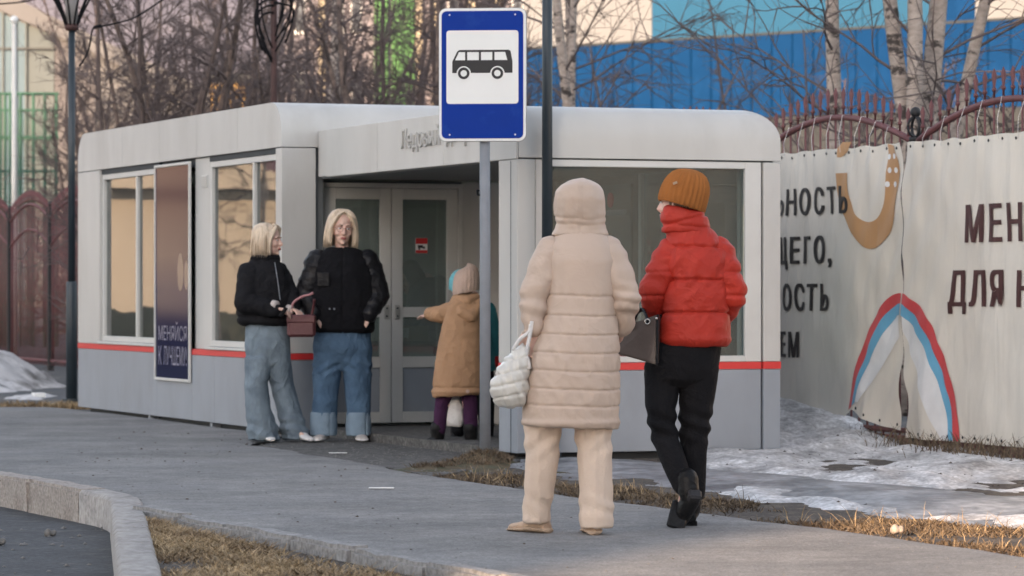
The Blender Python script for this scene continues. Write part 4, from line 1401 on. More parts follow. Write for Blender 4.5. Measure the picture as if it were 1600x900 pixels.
# breaks along the wall at photo columns 1017 and 1525
def hall_x(px):
    r = (px - 800) / F
    d = (P1 - P0) / Lw
    return (r * P0.y - P0.x) / (d.x - r * d.y)
upper(-.2, hall_x(1017), M['clad_white'], 1.2)
upper(hall_x(1017), hall_x(1455), M['clad_cyan'], 1.6)
upper(hall_x(1455), hall_x(1522), M['clad_blue'], 1.2)
upper(hall_x(1522), Lw + 5, M['clad_white'], 1.5)
MB().box(-.25, Lw + 20, -.015, .0, 7.24, 7.30).build('ledge', M['clad_dark'], hall)

# ---- pinkish apartment block in the middle distance
M['block_pink'] = mat('block_pink', (.22, .20, .22), .8, var=.10, scale=.5)
M['block_cream'] = mat('block_cream', (.36, .31, .22), .8, var=.1)
M['block_green'] = mat('block_green', (.05, .16, .04), .7, var=.2)
M['win_dark'] = mat('win_dark', (.05, .055, .065), .15, var=.3)
blk = thing('apartment_block', 'distant pinkish block with green and cream vertical strips behind the bare trees', 'building', (0, 118, 0))
bx = lambda px: (px - 800) * 118 / F
MB().box(bx(445), bx(905), 0, 14, -.5, 14).build('wall', M['block_pink'], blk)
for a, b, m in ((585, 606, 'block_green'), (612, 630, 'block_green'), (632, 648, 'block_green'), (650, 660, 'block_cream'), (498, 508, 'block_cream'), (676, 692, 'block_cream'), (726, 742, 'block_cream'), (770, 786, 'block_cream')):
    MB().box(bx(a), bx(b), -.22, -.003, 0, 13.5).build('facade_strip', M[m], blk)
for px in (460, 520, 548, 700, 750, 800, 828):
    for z in (1.2, 4.0, 6.8, 9.6):
        w_ = MB().box(bx(px), bx(px + 17), -.05, -.002, z, z + 1.6).build('window', M['white'], blk)
        MB().box(bx(px + 1.5), bx(px + 15.5), -.07, -.0505, z + .1, z + 1.5).build('pane', M['win_dark'], w_)
MB().box(bx(440), bx(910), -.3, 14.3, 14.003, 14.3).build('roof', M['clad_dark'], blk)

# ---- glazed hall with a sloping roof, far left
M['hall_cream'] = mat('hall_cream', (.125, .125, .13), .8, var=.1, scale=.4)
M['hall_grey'] = mat('hall_grey', (.10, .118, .122), .8, var=.1, scale=.4)
M['hall_glass'] = mat('hall_glass', (.065, .115, .15), .25, var=.2, scale=.7)
M['hall_green'] = mat('hall_green', (.025, .085, .06), .6, var=.2)
LYB = 112.0
lh = thing('glazed_hall', 'beige hall with a sloping roofline and a blue green glazed front at far left', 'building', (0, LYB, 0))
lx = lambda px: (px - 800) * LYB / F
lz = lambda py: EYE - (py - HOR) * LYB / F
def facade(name, pts, y0, y1, m, parent=lh):
    return plate(MB(), [(lx(p), lz(q)) for p, q in pts][::-1], y0, y1).build(name, m, parent)
facade('wall', ((-160, 480), (345, 480), (345, 160), (110, 48), (30, 8), (-160, -80)), 0, 9, M['hall_cream'])
facade('cornice', ((-165, -60), (30, 30), (112, 66), (350, 180), (350, 152), (110, 40), (30, 0), (-165, -90)), -.5, -.005, M['hall_cream'])
facade('glass_front', ((-160, 470), (40, 470), (40, 38), (30, 33), (-160, -55)), -.12, -.004, M['hall_glass'])
facade('grey_panel', ((41, 470), (85, 470), (85, 56), (41, 38)), -.10, -.004, M['hall_grey'])
facade('dark_wall', ((86, 470), (150, 470), (150, 90), (86, 60)), -.11, -.004, mat('dark_wall', (.10, .095, .10), .8))
for px in (-100, -60, -25, 4, 24, 40):
    facade('mullion', ((px, 470), (px + 3, 470), (px + 3, 20), (px, 18)), -.20, -.121, M['hall_grey'])
for py in (75, 145, 215):
    facade('transom', ((-160, py + 3), (86, py + 3), (86, py), (-160, py)), -.26, -.201, M['hall_green'] if py > 100 else M['clad_dark'])
for px, py in ((335, 135),):
    pass
gb = thing('ochre_house', 'small ochre building corner glimpsed through the bare trees above the kiosk', 'building', (0, 104, 0))
ox = lambda px: (px - 800) * 104 / F
MB().box(ox(328), ox(392), 0, 8, -.4, 7.2).build('wall', mat('ochre', (.36, .22, .07), .8, var=.1), gb)
MB().box(ox(324), ox(396), -.2, 8.2, 7.203, 7.5).build('roof', M['clad_dark'], gb)
for px in (338, 366):
    MB().box(ox(px), ox(px + 12), -.04, -.003, 4.0, 5.3).build('window', M['win_dark'], gb)

# ---- green ball-court fence in front of the glazed hall
cf = thing('court_fence', 'green mesh fence of a ball court behind the red fence at left', 'fence', (0, 78, 0))
cx_ = lambda px: (px - 800) * 78 / F
cz_ = lambda py: EYE - (py - HOR) * 78 / F
for px in (-30, 0, 8, 16, 32, 52, 70, 88):
    MB().tube([(cx_(px), 0, -.1), (cx_(px), 0, cz_(146))], .035, 6).build('post', M['hall_green'], cf)
for py in (146, 172, 214, 268):
    MB().tube([(cx_(-40), 0, cz_(py)), (cx_(92), 0, cz_(py))], .028, 6).build('rail', M['hall_green'], cf)
wires = MB()
for i in range(46):
    x_ = cx_(-40) + i * .04 * 1.0
    wires.tube([(x_, 0, 0), (x_, 0, cz_(172))], .006, 4)
for i in range(40):
    z_ = .1 + i * .1
    wires.tube([(cx_(-40), 0, z_), (cx_(92), 0, z_)], .005, 4)
tag(wires.build('mesh_wire', M['hall_green'], cf), kind='stuff')

# ---- buildings on the near side of the street (behind the photographer): unseen, heights shaped to shade the stop
M['brick'] = mat('house_brick', (.33, .27, .22), .85, var=.1, scale=.6)
def near_block(label, x0, x1, h, nw):
    b = thing('street_house', label, 'building', (0, -20, 0))
    MB().box(x0, x1, -12, 0, -.5, h).build('wall', M['brick'], b)
    MB().box(x0 - .3, x1 + .3, -12.3, .3, h + .003, h + .35).build('roof', M['clad_dark'], b)
    me = MB().box(-.6, .6, .003, .06, 0, 1.5).mesh('window', M['win_dark'])
    for i in range(nw):
        for z in range(int(h // 3)):
            o = link('window', me, b); o.location = (x0 + (x1 - x0) * (i + .5) / nw, 0, 1.1 + 3 * z)
    return b
near_block('low end of the brick row across the road behind the photographer, left of the gap', -26.4, -22.3, 15.8, 2)
near_block('long brick house across the road behind the photographer, nearest the stop', -37.5, -26.8, 20.5, 4)
near_block('taller brick house across the road behind the photographer', -66, -37.9, 27.0, 8)

near_block('brick house across the road behind the photographer, right of the gap', -13.2, 20, 12.5, 8)  # unseen block added to darken the kiosk front and its glass

# ---- sunlit house off to the left that the shop windows mirror
M['house_cream'] = mat('house_cream', (.66, .60, .50), .85, var=.08, scale=.5)
M['house_roof'] = mat('house_roof', (.13, .075, .10), .7, var=.2)
mh = thing('cream_house', 'sunlit cream house with a plum roof standing beyond the left edge', 'building', (-27.5, 66, 0), R(28))
MB().box(-13, 13, 0, 10, -.4, 3.25).build('wall', M['house_cream'], mh)
mbr = MB().add([(-13.6, -.6, 3.253), (13.6, -.6, 3.253), (13.6, 10.6, 3.253), (-13.6, 10.6, 3.253), (-13.6, 5, 7.6), (13.6, 5, 7.6)], [(0, 1, 5, 4), (2, 3, 4, 5), (0, 4, 3), (1, 2, 5), (3, 2, 1, 0)])
rf_ = mbr.build('roof', M['house_roof'], mh)
MB().add([(-3.0, -.62, 3.26), (1.8, -.62, 3.26), (-.6, -.62, 4.9), (-3.0, 4, 3.26), (1.8, 4, 3.26), (-.6, 4, 4.9)], [(0, 1, 2), (3, 5, 4), (0, 2, 5, 3), (1, 4, 5, 2), (0, 3, 4, 1)]).build('gable', M['house_cream'], rf_)
for x_ in (-10, -6.5, 4.5, 8, 11):
    w_ = MB().box(x_ - .6, x_ + .6, -.05, -.003, 1.0, 2.4).build('window', M['white'], mh)
    MB().box(x_ - .5, x_ + .5, -.07, -.0505, 1.1, 2.3).build('pane', M['win_dark'], w_)

# ---- added ridge sheet in dusk-sky lavender, toning down the bright sky
M['hill'] = mat('hill', (.135, .125, .150), .95, var=.25, scale=.05, col2=(.20, .185, .21), mix_scale=.12, mix_lo=.45, mix_hi=.65)
hx = np.linspace(-260, 330, 80); hy = np.linspace(0, 1, 14)
HX, HT_ = np.meshgrid(hx, hy)
ridge = 44 + 5 * fbm(np.stack([HX.ravel() * .012, 0 * HX.ravel(), 0 * HX.ravel()], 1), 1, 3, 3).reshape(HX.shape)
HZ = -2 + ridge * np.sin(HT_ * math.pi / 2) + 1.2 * fbm(np.stack([HX.ravel() * .1, HT_.ravel() * 6, 0 * HX.ravel()], 1), 1, 3, 4).reshape(HX.shape) * HT_
HY_ = 330 + 130 * HT_
idx = np.arange(HX.size).reshape(HX.shape)
tag(link('hills', arr_mesh('hills', np.stack([HX.ravel(), HY_.ravel(), HZ.ravel()], 1), np.stack([idx[:-1, :-1], idx[:-1, 1:], idx[1:, 1:], idx[1:, :-1]], -1).reshape(-1, 4), M['hill'])), kind='structure')

# unseen hedge added to darken the mirrored view low in windows and poster
hb = MB()
for i in range(46):
    rr = random.Random(i)
    hb.ball((-10.5 + i * .47, rr.uniform(-.15, .15), rr.uniform(.2, .35)), (rr.uniform(.4, .6), rr.uniform(.4, .55), rr.uniform(.4, .6)), None, 10, 8)
V, Q = remesh(hb, .09, 1)
V = displace(V, Q, lambda V, N: .12 * fbm(V, 5, 3, 5))
o = link('hedge', arr_mesh('hedge', V, Q, mat('hedge', (.06, .065, .045), .9, var=.4, scale=8)))
o.location = (-25.8, 63.2, 0); o.rotation_euler = (0, 0, R(28))
tag(o, 'dark clipped hedge in front of the cream house beyond the left edge', 'hedge')

# ================================================================== trees
M['bark_birch'] = mat('bark_birch', (.37, .31, .27), .85, var=.18, scale=4, bump=.5, bscale=18, col2=(.05, .04, .036), mix_scale=4.0, mix_lo=.53, mix_hi=.60, stretch=(1, 1, 1.9), speck=[(14, .75, 1.15)])
M['bark_dark'] = mat('bark_dark', (.085, .062, .055), .9, var=.3, scale=6, bump=.5, bscale=20)
M['bark_mid'] = mat('bark_mid', (.17, .125, .105), .9, var=.3, scale=5, bump=.5, bscale=20, col2=(.06, .045, .04), mix_scale=6)
M['twig'] = mat('twig', (.105, .082, .080), .85, var=.3)
def wob(rg, s): return Vector((rg.uniform(-s, s), rg.uniform(-s, s), rg.uniform(-s, s)))
def polyline(rg, p, d, L, n, wander, lift):
    pts = [Vector(p)]
    d = Vector(d).normalized()
    for i in range(n):
        d = (d + wob(rg, wander) + Vector((0, 0, lift))).normalized()
        pts.append(pts[-1] + d * (L / n))
    return pts
def tree_meshes(seed, H, r0, style):
    """trunk and crown of one bare tree, root at the origin"""
    rg = random.Random(seed)
    tr, cr = MB(), MB()
    stems = []
    def stem(base, d, L, r):
        n = 12
        pts = polyline(rg, base, d, L, n, .025 if style != 'multi' else .09, .02)
        rad = [r * (1 - i / n) ** .8 + .012 for i in range(n + 1)]
        tr.tube(pts, rad, 9)
        stems.append((pts, rad, L))
    if style == 'birch':
        stem((0, 0, -.15), (rg.uniform(-.05, .05), rg.uniform(-.05, .05), 1), H, r0)
        nb, lo, ln = 20, .18, .36
    elif style == 'fork':
        stem((0, 0, -.15), (-.155, .02, 1), H, r0)
        stem((-.33, 0, 2.1), (-.03, -.05, 1), H * .75, r0 * .8)
        nb, lo, ln = 12, .2, .34
    else:
        k = rg.choice((2, 3, 4, 4))
        for i in range(k):
            a = 2 * math.pi * i / k + rg.uniform(-.4, .4)
            stem((0, 0, -.15), (math.cos(a) * .20, math.sin(a) * .20, 1), H * rg.uniform(.75, 1), r0 * rg.uniform(.6, 1))
        nb, lo, ln = (24, .06, .33) if r0 > .045 else (12, .1, .36)
    for pts, rad, L in stems:
        for b in range(nb):
            t = lo + (1 - lo) * (b + rg.random()) / nb
            i = min(int(t * 12), 11)
            p = pts[i].lerp(pts[i + 1], t * 12 - i)
            a = rg.uniform(0, 2 * math.pi)
            up = rg.uniform(.25, .95)
            d = Vector((math.cos(a), math.sin(a), up))
            bl_ = L * ln * (1 - t * .75) * rg.uniform(.5, 1.0)
            r1 = max(rad[i] * .38, .008) * rg.uniform(.6, 1)
            r1 = min(r1, .018 if style == 'multi' else .013)
            bp = polyline(rg, p, d, bl_, 6, .16, .02 if style != 'birch' else -.01)
            cr.tube(bp, [r1 * (1 - k / 6.5) + .003 for k in range(7)], 5, False)
            for s in range(8):
                ts = .2 + .8 * (s + rg.random()) / 8
                j = min(int(ts * 6), 5)
                q = bp[j].lerp(bp[j + 1], ts * 6 - j)
                dd = (bp[j + 1] - bp[j]).normalized() + wob(rg, .9)
                sp_ = polyline(rg, q, dd, bl_ * rg.uniform(.22, .5), 4, .22, .05 if style != 'birch' else -.05)
                cr.tube(sp_, [r1 * .42 * (1 - k / 4.4) + .0028 for k in range(5)], 4, False)
                for u in range(4):
                    m_ = rg.randint(1, 3)
                    q2 = sp_[m_].lerp(sp_[m_ + 1], rg.random())
                    tw = polyline(rg, q2, (sp_[m_ + 1] - sp_[m_]).normalized() + wob(rg, .9), bl_ * rg.uniform(.10, .24), 3, .22, .02 if style != 'birch' else -.10)
                    cr.tube(tw, [.0042, .0036, .003, .0022], 3, False)
    bark = M['bark_birch'] if style in ('birch', 'fork') else (M['bark_dark'] if seed % 3 else M['bark_mid'])
    return tr.mesh('trunk', bark, True), cr.mesh('crown', M['twig'], True)
protos = {}
def tree(name, label, cat, px, Y, H, r0, style, seed, rz=None, group=None, sc=1.0, tilt=(0, 0)):
    key = (style, seed, H, r0)
    if key not in protos: protos[key] = tree_meshes(seed, H, r0, style)
    t = thing(name, label, cat, ((px - 800) * Y / F, Y, -.02), 0, group)
    rg = random.Random(hash((px, 7)) & 0xffff)
    t.rotation_euler = (tilt[0], tilt[1], rg.uniform(0, 6.28) if rz is None else rz)
    t.scale = (sc, sc, sc)
    link('trunk', protos[key][0], t)
    link('crown', protos[key][1], t)
    return t
GB = 'birches behind the fence'
tree('birch_tree', 'thick single birch trunk rising left of the fence post, behind the arch', 'birch', 1312, 35, 9, .088, 'birch', 1, 0, GB, tilt=(0, .022))
tree('birch_tree', 'forked birch with two pale stems just behind the black fence post finial', 'birch', 1484, 34, 9, .095, 'fork', 2, 0, GB)
tree('birch_tree', 'stout pale birch trunk at upper right, upright', 'birch', 1410, 34.5, 10, .115, 'birch', 3, 0, GB, tilt=(0, .14))
tree('birch_tree', 'slender birch leaning right at the upper right corner', 'birch', 1392, 35.2, 9, .075, 'birch', 4, 0, GB, tilt=(0, .255))
tree('birch_tree', 'thin pinkish birch trunk beside the lamp post, leftmost of the trio', 'birch', 880, 44, 9, .062, 'birch', 5, .5, GB)
tree('birch_tree', 'thin birch trunk in the middle of the trio beside the lamp post', 'birch', 893, 45.5, 9, .05, 'birch', 6, .9, GB)
tree('birch_tree', 'broadest of the trio of birches beside the lamp post, at its right', 'birch', 922, 43.5, 10, .072, 'birch', 7, 0, GB, tilt=(0, -.045))
tree('birch_tree', 'birch half hidden by the right edge of the picture', 'birch', 1640, 36, 9, .10, 'birch', 3, 4.4, GB)
tree('birch_tree', 'birch with a pale lower trunk above the shop roof', 'birch', 508, 52, 9, .10, 'birch', 4, 3.3, GB)
tree('bare_tree', 'dark bare tree before the blue cladding, between the two birch groups', 'tree', 1235, 58, 6.5, .035, 'multi', 22, 1, 'bare trees')
tree('bare_tree', 'dark bare tree before the blue cladding, right of the cyan panels', 'tree', 1395, 62, 6, .03, 'multi', 23, 2, 'bare trees')
tree('bare_tree', 'dark bare tree before the white and blue boundary of the hall', 'tree', 985, 60, 7, .04, 'multi', 21, 3, 'bare trees')
rg = random.Random(77)
k = 0
for px in list(range(128, 720, 18)):
    Y = rg.uniform(44, 74)
    H_ = (6.0, 7.0, 8.0)[k % 3]
    where = 'just right of the left lamp post' if px < 215 else 'above the shop roof, before the ochre building' if px < 420 else 'right of the rust brown pole' if px < 570 else 'left of the bus stop sign'
    lab = 'bare dark many-stemmed tree in the thicket, ' + where
    tree('bare_tree', lab, 'tree', px + rg.uniform(-8, 8), Y, H_, .052, 'multi', 30 + k % 5, None, 'bare trees ' + where, rg.uniform(.85, 1.15))
    k += 1
for px, Y in ((760, 60), (820, 66), (725, 50)):
    tree('bare_tree', 'bare dark tree glimpsed behind the bus stop sign', 'tree', px, Y, 8, .052, 'multi', 31, None, 'bare trees behind the sign')
# trees in front of the mirrored house (seen in the shop windows)
for i, (x_, y_) in enumerate(((-17.6, 56), (-22.3, 57), (-26, 60.5))):
    t = tree('bare_tree', 'bare tree in front of the cream house beyond the left edge', 'tree', 800, 40, 8.0, .06, 'birch', 40 + i, None, 'bare trees by the cream house')
    t.location = (x_, y_, 0)
# ================================================================== people
M['skin'] = mat('skin', (.64, .42, .34), .5, var=.06, scale=14, sss=.12)
M['lip'] = mat('lip', (.42, .12, .11), .4, var=.05)
M['eye_white'] = mat('eye_white', (.70, .68, .66), .25, var=.02)
M['iris'] = mat('iris', (.06, .06, .06), .2)
M['brow'] = mat('brow', (.20, .13, .08), .8)
def cloth(name, col, var=.10, rough=.8, bump=.35, bscale=90, scale=5, **k):
    k.setdefault('spec', .18)
    k.setdefault('crease', (9, .35))
    return mat(name, col, rough, var=var, scale=scale, bump=bump, bscale=bscale, **k)
M['coat_beige'] = cloth('coat_beige', (.515, .405, .33), .03, .5, .06, 45, crease=(7, .16), spec=.25)
M['trouser_cream'] = cloth('trouser_cream', (.66, .53, .43), .04, crease=(4, .30, (1, 1, .35)))
M['shoe_beige'] = cloth('shoe_beige', (.50, .36, .26), .06, .55)
M['sole'] = cloth('sole', (.45, .33, .24), .08, .7)
M['jacket_red'] = cloth('jacket_red', (.40, .030, .017), .07, .62, .2, 40, spec=.3, crease=(8, .38))
M['knit_ochre'] = cloth('knit_ochre', (.34, .128, .035), .10, .9, .5, 160, crease=(30, .1))
M['black_cloth'] = cloth('black_cloth', (.010, .010, .012), .2, .85)
M['black_fleece'] = cloth('black_fleece', (.008, .008, .010), .3, .95, .9, 160)
M['black_leather'] = cloth('black_leather', (.012, .012, .014), .2, .38, .4, 30)
M['denim_pale'] = cloth('denim_pale', crease=(6, .9, (1, 1, .55)), col=(.20, .25, .29), var=.18, rough=.85, bump=.5, bscale=220, scale=4, col2=(.12, .155, .195), mix_scale=5, mix_lo=.42, mix_hi=.70)
M['denim_blue'] = cloth('denim_blue', crease=(6, .9, (1, 1, .55)), col=(.085, .145, .225), var=.18, rough=.85, bump=.5, bscale=220, scale=4, col2=(.05, .09, .15), mix_scale=5, mix_lo=.42, mix_hi=.70)
M['denim_inside'] = cloth('denim_inside', (.20, .27, .34), .15, .9, .5, 220)
M['hair_blonde'] = mat('hair_blonde', (.62, .50, .37), .5, var=.2, scale=22, stretch=(3, 3, .35), bump=.4, bscale=60, col2=(.38, .26, .15), mix_scale=12, mix_lo=.52, mix_hi=.75)
M['hair_root'] = mat('hair_root', (.30, .21, .13), .6, var=.2, scale=20)
M['hair_dark'] = mat('hair_dark', (.045, .032, .026), .5, var=.3, scale=20)
M['hair_brown'] = mat('hair_brown', (.16, .09, .05), .5, var=.2, scale=20)
M['white_leather'] = cloth('white_leather', (.70, .68, .66), .05, .5)
M['coat_tan'] = cloth('coat_tan', (.36, .215, .125), .07, .75, .3, 60)
M['knit_pale'] = cloth('knit_pale', (.46, .34, .28), .08, .9, .6, 140)
M['knit_teal'] = cloth('knit_teal', (.16, .42, .47), .10, .9, .5, 140)
M['jacket_teal'] = cloth('jacket_teal', (.035, .17, .19), .12, .6, .3, 50)
M['purple'] = cloth('purple', (.050, .018, .050), .12, .9)
M['boot_black'] = cloth('boot_black', (.012, .012, .013), .2, .42)
M['mitten'] = cloth('mitten', (.50, .035, .035), .1, .9)

class Fig:
    """maps photo points to the person's own coordinates (x right, y away, z up, origin on the ground)"""
    def __init__(s, px0, Y, foot):
        s.px0, s.Y, s.foot, s.S = px0, Y, foot, F / Y
        s.loc = ((px0 - 800) * Y / F, Y, 0)
    def p(s, px, py, dy=0.0):
        return Vector(((px - s.px0) / s.S, dy, (s.foot - py) / s.S))
    def ring(s, py, pxl, pxr, ry, cy=0.0, tx=0.0, ty=0.0):
        a, b = (pxl - s.px0) / s.S, (pxr - s.px0) / s.S
        return ((a + b) / 2, cy, (s.foot - py) / s.S, (b - a) / 2, ry, tx, ty)

def garment(name, mb, m, parent, voxel=.010, smooth=2, disp=None, extra=None):
    V, Q = remesh(mb, voxel, smooth)
    if disp is not None: V = displace(V, Q, disp)
    return link(name, arr_mesh(name, V, Q, m), parent)

def wrinkles(V, amp=.006, sc=9, seed=0, stretch=(1, 1, 1)):
    n = fbm(V * np.array(stretch), sc, 4, seed)
    return amp * (1 - 2.2 * np.abs(n))

def yawM(yaw, pitch=0, roll=0):
    return Euler((pitch, roll, yaw), 'XYZ').to_matrix()

def head_shape(mb, c, M3, s=1.0, face=True):
    """adds a head (face towards -y before turning) to a body shape; c is the head centre (eye level)"""
    c = Vector(c)
    P = lambda x, y, z: c + M3 @ (Vector((x, y, z)) * s)
    B = lambda x, y, z, r: mb.ball(P(x, y, z), tuple(k * s for k in r), M3)
    B(0, .012, .040, (.074, .094, .085))
    B(0, -.005, -.015, (.066, .080, .080))
    B(0, -.030, -.062, (.050, .052, .050))
    B(0, -.062, -.098, (.022, .022, .018))
    if face:
        for sx in (-1, 1):
            B(sx * .036, -.058, -.030, (.026, .022, .024))
            B(sx * .030, -.074, .024, (.026, .014, .010))
            B(sx * .075, .008, -.012, (.010, .018, .030))
        mb.tube([P(0, -.080, .018), P(0, -.096, -.012), P(0, -.106, -.030), P(0, -.094, -.040)], [.009 * s, .010 * s, .013 * s, .010 * s], 8)
        for sx in (-1, 1): B(sx * .011, -.092, -.033, (.009, .010, .008))
        B(0, -.080, -.062, (.022, .012, .012))
    return P

def face_parts(parent, P, M3, s=1.0, glasses=False, lip='lip'):
    B = lambda n, x, y, z, r, m: MB().ball(P(x, y, z), tuple(k * s for k in r), M3, 12, 8).build(n, m, parent, True)
    for sx in (-1, 1):
        e = B('eye', sx * .031, -.076, .004, (.014, .009, .0065), M['eye_white'])
        MB().ball(P(sx * .031, -.0835, .004), (.0058 * s, .003 * s, .0058 * s), M3, 10, 6).build('iris', M['iris'], e, True)
        MB().tube([P(sx * .014, -.089, .026), P(sx * .032, -.088, .030), P(sx * .050, -.076, .024)], [.0035 * s, .004 * s, .002 * s], 6).build('eyebrow', M['brow'], parent, True)
    mb = MB()
    mb.tube([P(-.023, -.083, -.0635), P(-.008, -.0925, -.060), P(0, -.092, -.0615), P(.008, -.0925, -.060), P(.023, -.083, -.0635)], [.002 * s, .005 * s, .0045 * s, .005 * s, .002 * s], 6)
    mb.tube([P(-.020, -.083, -.067), P(0, -.0915, -.0705), P(.020, -.083, -.067)], [.002 * s, .0065 * s, .002 * s], 6)
    mb.build('lips', M[lip], parent, True)
    if glasses:
        g = MB()
        for sx in (-1, 1):
            ring = [P(sx * .033 + .023 * math.cos(a), -.100 + .004 * abs(math.cos(a)), .000 + .020 * math.sin(a)) for a in np.linspace(0, 2 * math.pi, 21)]
            g.tube(ring, .0014 * s, 6, False)
            g.tube([P(sx * .056, -.097, .006), P(sx * .076, -.05, .008), P(sx * .079, .005, .006)], .002 * s, 5)
        g.tube([P(-.011, -.100, .004), P(0, -.103, .007), P(.011, -.100, .004)], .002 * s, 5)
        g.build('glasses', mat('glasses_rim', (.25, .12, .11), .3), parent, True)

def hair_bob(parent, P, M3, s, m, front=38, length=-.115, fringe=True, seed=1, vol=1.0):
    """chin-length bob: a shell with many locks over it; front = half angle (degrees) left open round the face"""
    rg = random.Random(seed)
    shell = MB()
    shell.ball(P(0, .032, .054), (.084 * s * vol, .096 * s * vol, .080 * s), M3)
    def lock(mb, az, r, z_end, n=8, lift=0.0, sp=0.0, stop=None):
        d = Vector((math.sin(az), -math.cos(az), 0))
        pts = []
        for k in range(9):
            t = k / 8 * (1 if stop is None else stop)
            if t < .5:
                th = t / .5 * math.pi / 2
                q = Vector((d.x * .082 * vol, d.y * .098 * vol + .020, 0)) * math.sin(th) + Vector((0, .026 * math.cos(th), .045 + .090 * math.cos(th)))
            else:
                u = (t - .5) / .5
                out = 1 + .10 * math.sin(u * 2.2) - .10 * u * u
                q = Vector((d.x * .082 * vol * out, d.y * .098 * vol * out + .020, .045 + (z_end - .045) * u))
            q += d * lift * (.45 + .75 * t * t) + Vector((sp * t, 0, 0))
            pts.append(P(q.x, q.y, q.z))
        mb.tube(pts, [r * s * x for x in (.5, .8, 1, 1.1, 1.15, 1.1, 1.0, .8, .35)], n)
    f = R(front)
    for i in range(26):
        az = f + (2 * math.pi - 2 * f) * i / 25
        lock(shell, az, .020, length + rg.uniform(-.012, .012))
    if fringe:
        for i in range(9):
            az = -f + 2 * f * (i + .5) / 9
            d = abs(az) / f
            lock(shell, az, .010, 0, stop=.30 + .18 * d ** 2)
    if not fringe:
        for sx in (-1, 1):
            for i in range(9):
                u = i / 8
                x0 = .010 + .012 * u
                pts = [(sx * .006, -.030 - .030 * u, .136 - .010 * u), (sx * (.030 + .02 * u), -.066 - .006 * u, .110 - .012 * u), (sx * (.066 + .006 * (1 - u)), -.060 + .02 * (1 - u), .060), (sx * .084 * vol, -.040 + .02 * (1 - u), .0), (sx * .088 * vol, -.036 + .02 * (1 - u), -.06), (sx * .080 * vol, -.040 + .02 * (1 - u), length)]
                shell.tube([P(*q) for q in crom(pts, 3)], [r_ * s for r_ in np.interp(np.linspace(0, 1, 16), [0, .2, .6, .9, 1], [.006, .010, .013, .011, .004])], 8)
    V, Q = remesh(shell, .0065, 1)
    o = arr_mesh('hair', V, Q, m)
    ob = link('hair', o, parent)
    fine = MB()
    dark = MB()
    for i in range(120):
        az = f * .9 + (2 * math.pi - 1.8 * f) * rg.random()
        lock(dark, az, rg.uniform(.002, .004), length + rg.uniform(-.02, .03), 4, rg.uniform(.010, .020), rg.uniform(-.016, .016))
    dark.build('strands', M['hair_dark'] if m is M['hair_dark'] else M['hair_root'], ob, True)
    for i in range(420):
        az = f * .9 + (2 * math.pi - 1.8 * f) * rg.random()
        lock(fine, az, rg.uniform(.0014, .0036), length + rg.uniform(-.03, .015), 5, rg.uniform(.008, .024), rg.uniform(-.018, .018))
    fine.build('strands', m, ob, True)
    return ob

def hand(mb, wrist, d, up, s=1.0, curl=.5, side=1):
    """relaxed hand: palm, four bent fingers of unequal length and a thumb from the side of the palm"""
    d = Vector(d).normalized(); up = Vector(up); up = (up - d * up.dot(d)).normalized(); r = d.cross(up) * side
    w = Vector(wrist)
    mb.loft
    for k in range(4):
        o = (k - 1.5) * .019 * s
        mb.capsule(w + r * o * .6, w + d * .085 * s + r * o, .014 * s, .012 * s, 8)
    ln = (.070, .082, .076, .058)
    for k in range(4):
        o = (k - 1.5) * .021 * s
        p = w + d * .088 * s + r * o
        dd = d.copy(); rad = .0092 * s
        for j in range(3):
            ax = curl * (.6 + .4 * j)
            dd = (dd * math.cos(ax) - up * math.sin(ax)).normalized()
            q = p + dd * (ln[k] * s * (.42, .32, .26)[j])
            mb.capsule(p, q, rad, rad * .9, 8)
            p, rad = q, rad * .92
            # keep bending in the plane of d and up
            up = up
    t0 = w + d * .025 * s - r * .030 * s
    t1 = t0 + (d * .7 - r * .6 - up * .25).normalized() * .038 * s
    t2 = t1 + (d * .9 - r * .1 - up * .35).normalized() * .032 * s
    mb.limb([t0, t1, t2], [.014 * s, .0115 * s, .009 * s], 8)

def shoe(mb, heel, d, L, w, h, toe_up=0.0):
    """shoe body from heel point on the ground along d"""
    d = Vector(d).normalized(); heel = Vector(heel)
    r = Vector((d.y, -d.x, 0)).normalized(); up = Vector((0, 0, 1))
    ang = math.atan2(d.y, d.x)
    prof = [(0.0, .34, .50), (.06, .40, .78), (.2, .44, .85), (.38, .43, .80), (.55, .46, .60), (.75, .50, .48), (.9, .44, .42), (.98, .28, .30)]
    o = len(mb.v); n = 14
    rings = []
    for t, ww, hh in prof:
        c = heel + d * (t * L)
        for k in range(n):
            a = 2 * math.pi * k / n
            x = math.cos(a) * w * ww; z = (math.sin(a) * .5 + .5)
            z = z ** .8 * h * hh
            mb.v.append(tuple(c + r * x + up * (z + toe_up * t * t)))
    m = len(prof)
    for i in range(m - 1):
        for k in range(n):
            k2 = (k + 1) % n
            mb.f.append((o + i * n + k, o + (i + 1) * n + k, o + (i + 1) * n + k2, o + i * n + k2))
    mb.f.append(tuple(o + k for k in range(n))); mb.f.append(tuple(o + (m - 1) * n + k for k in reversed(range(n))))
    return mb

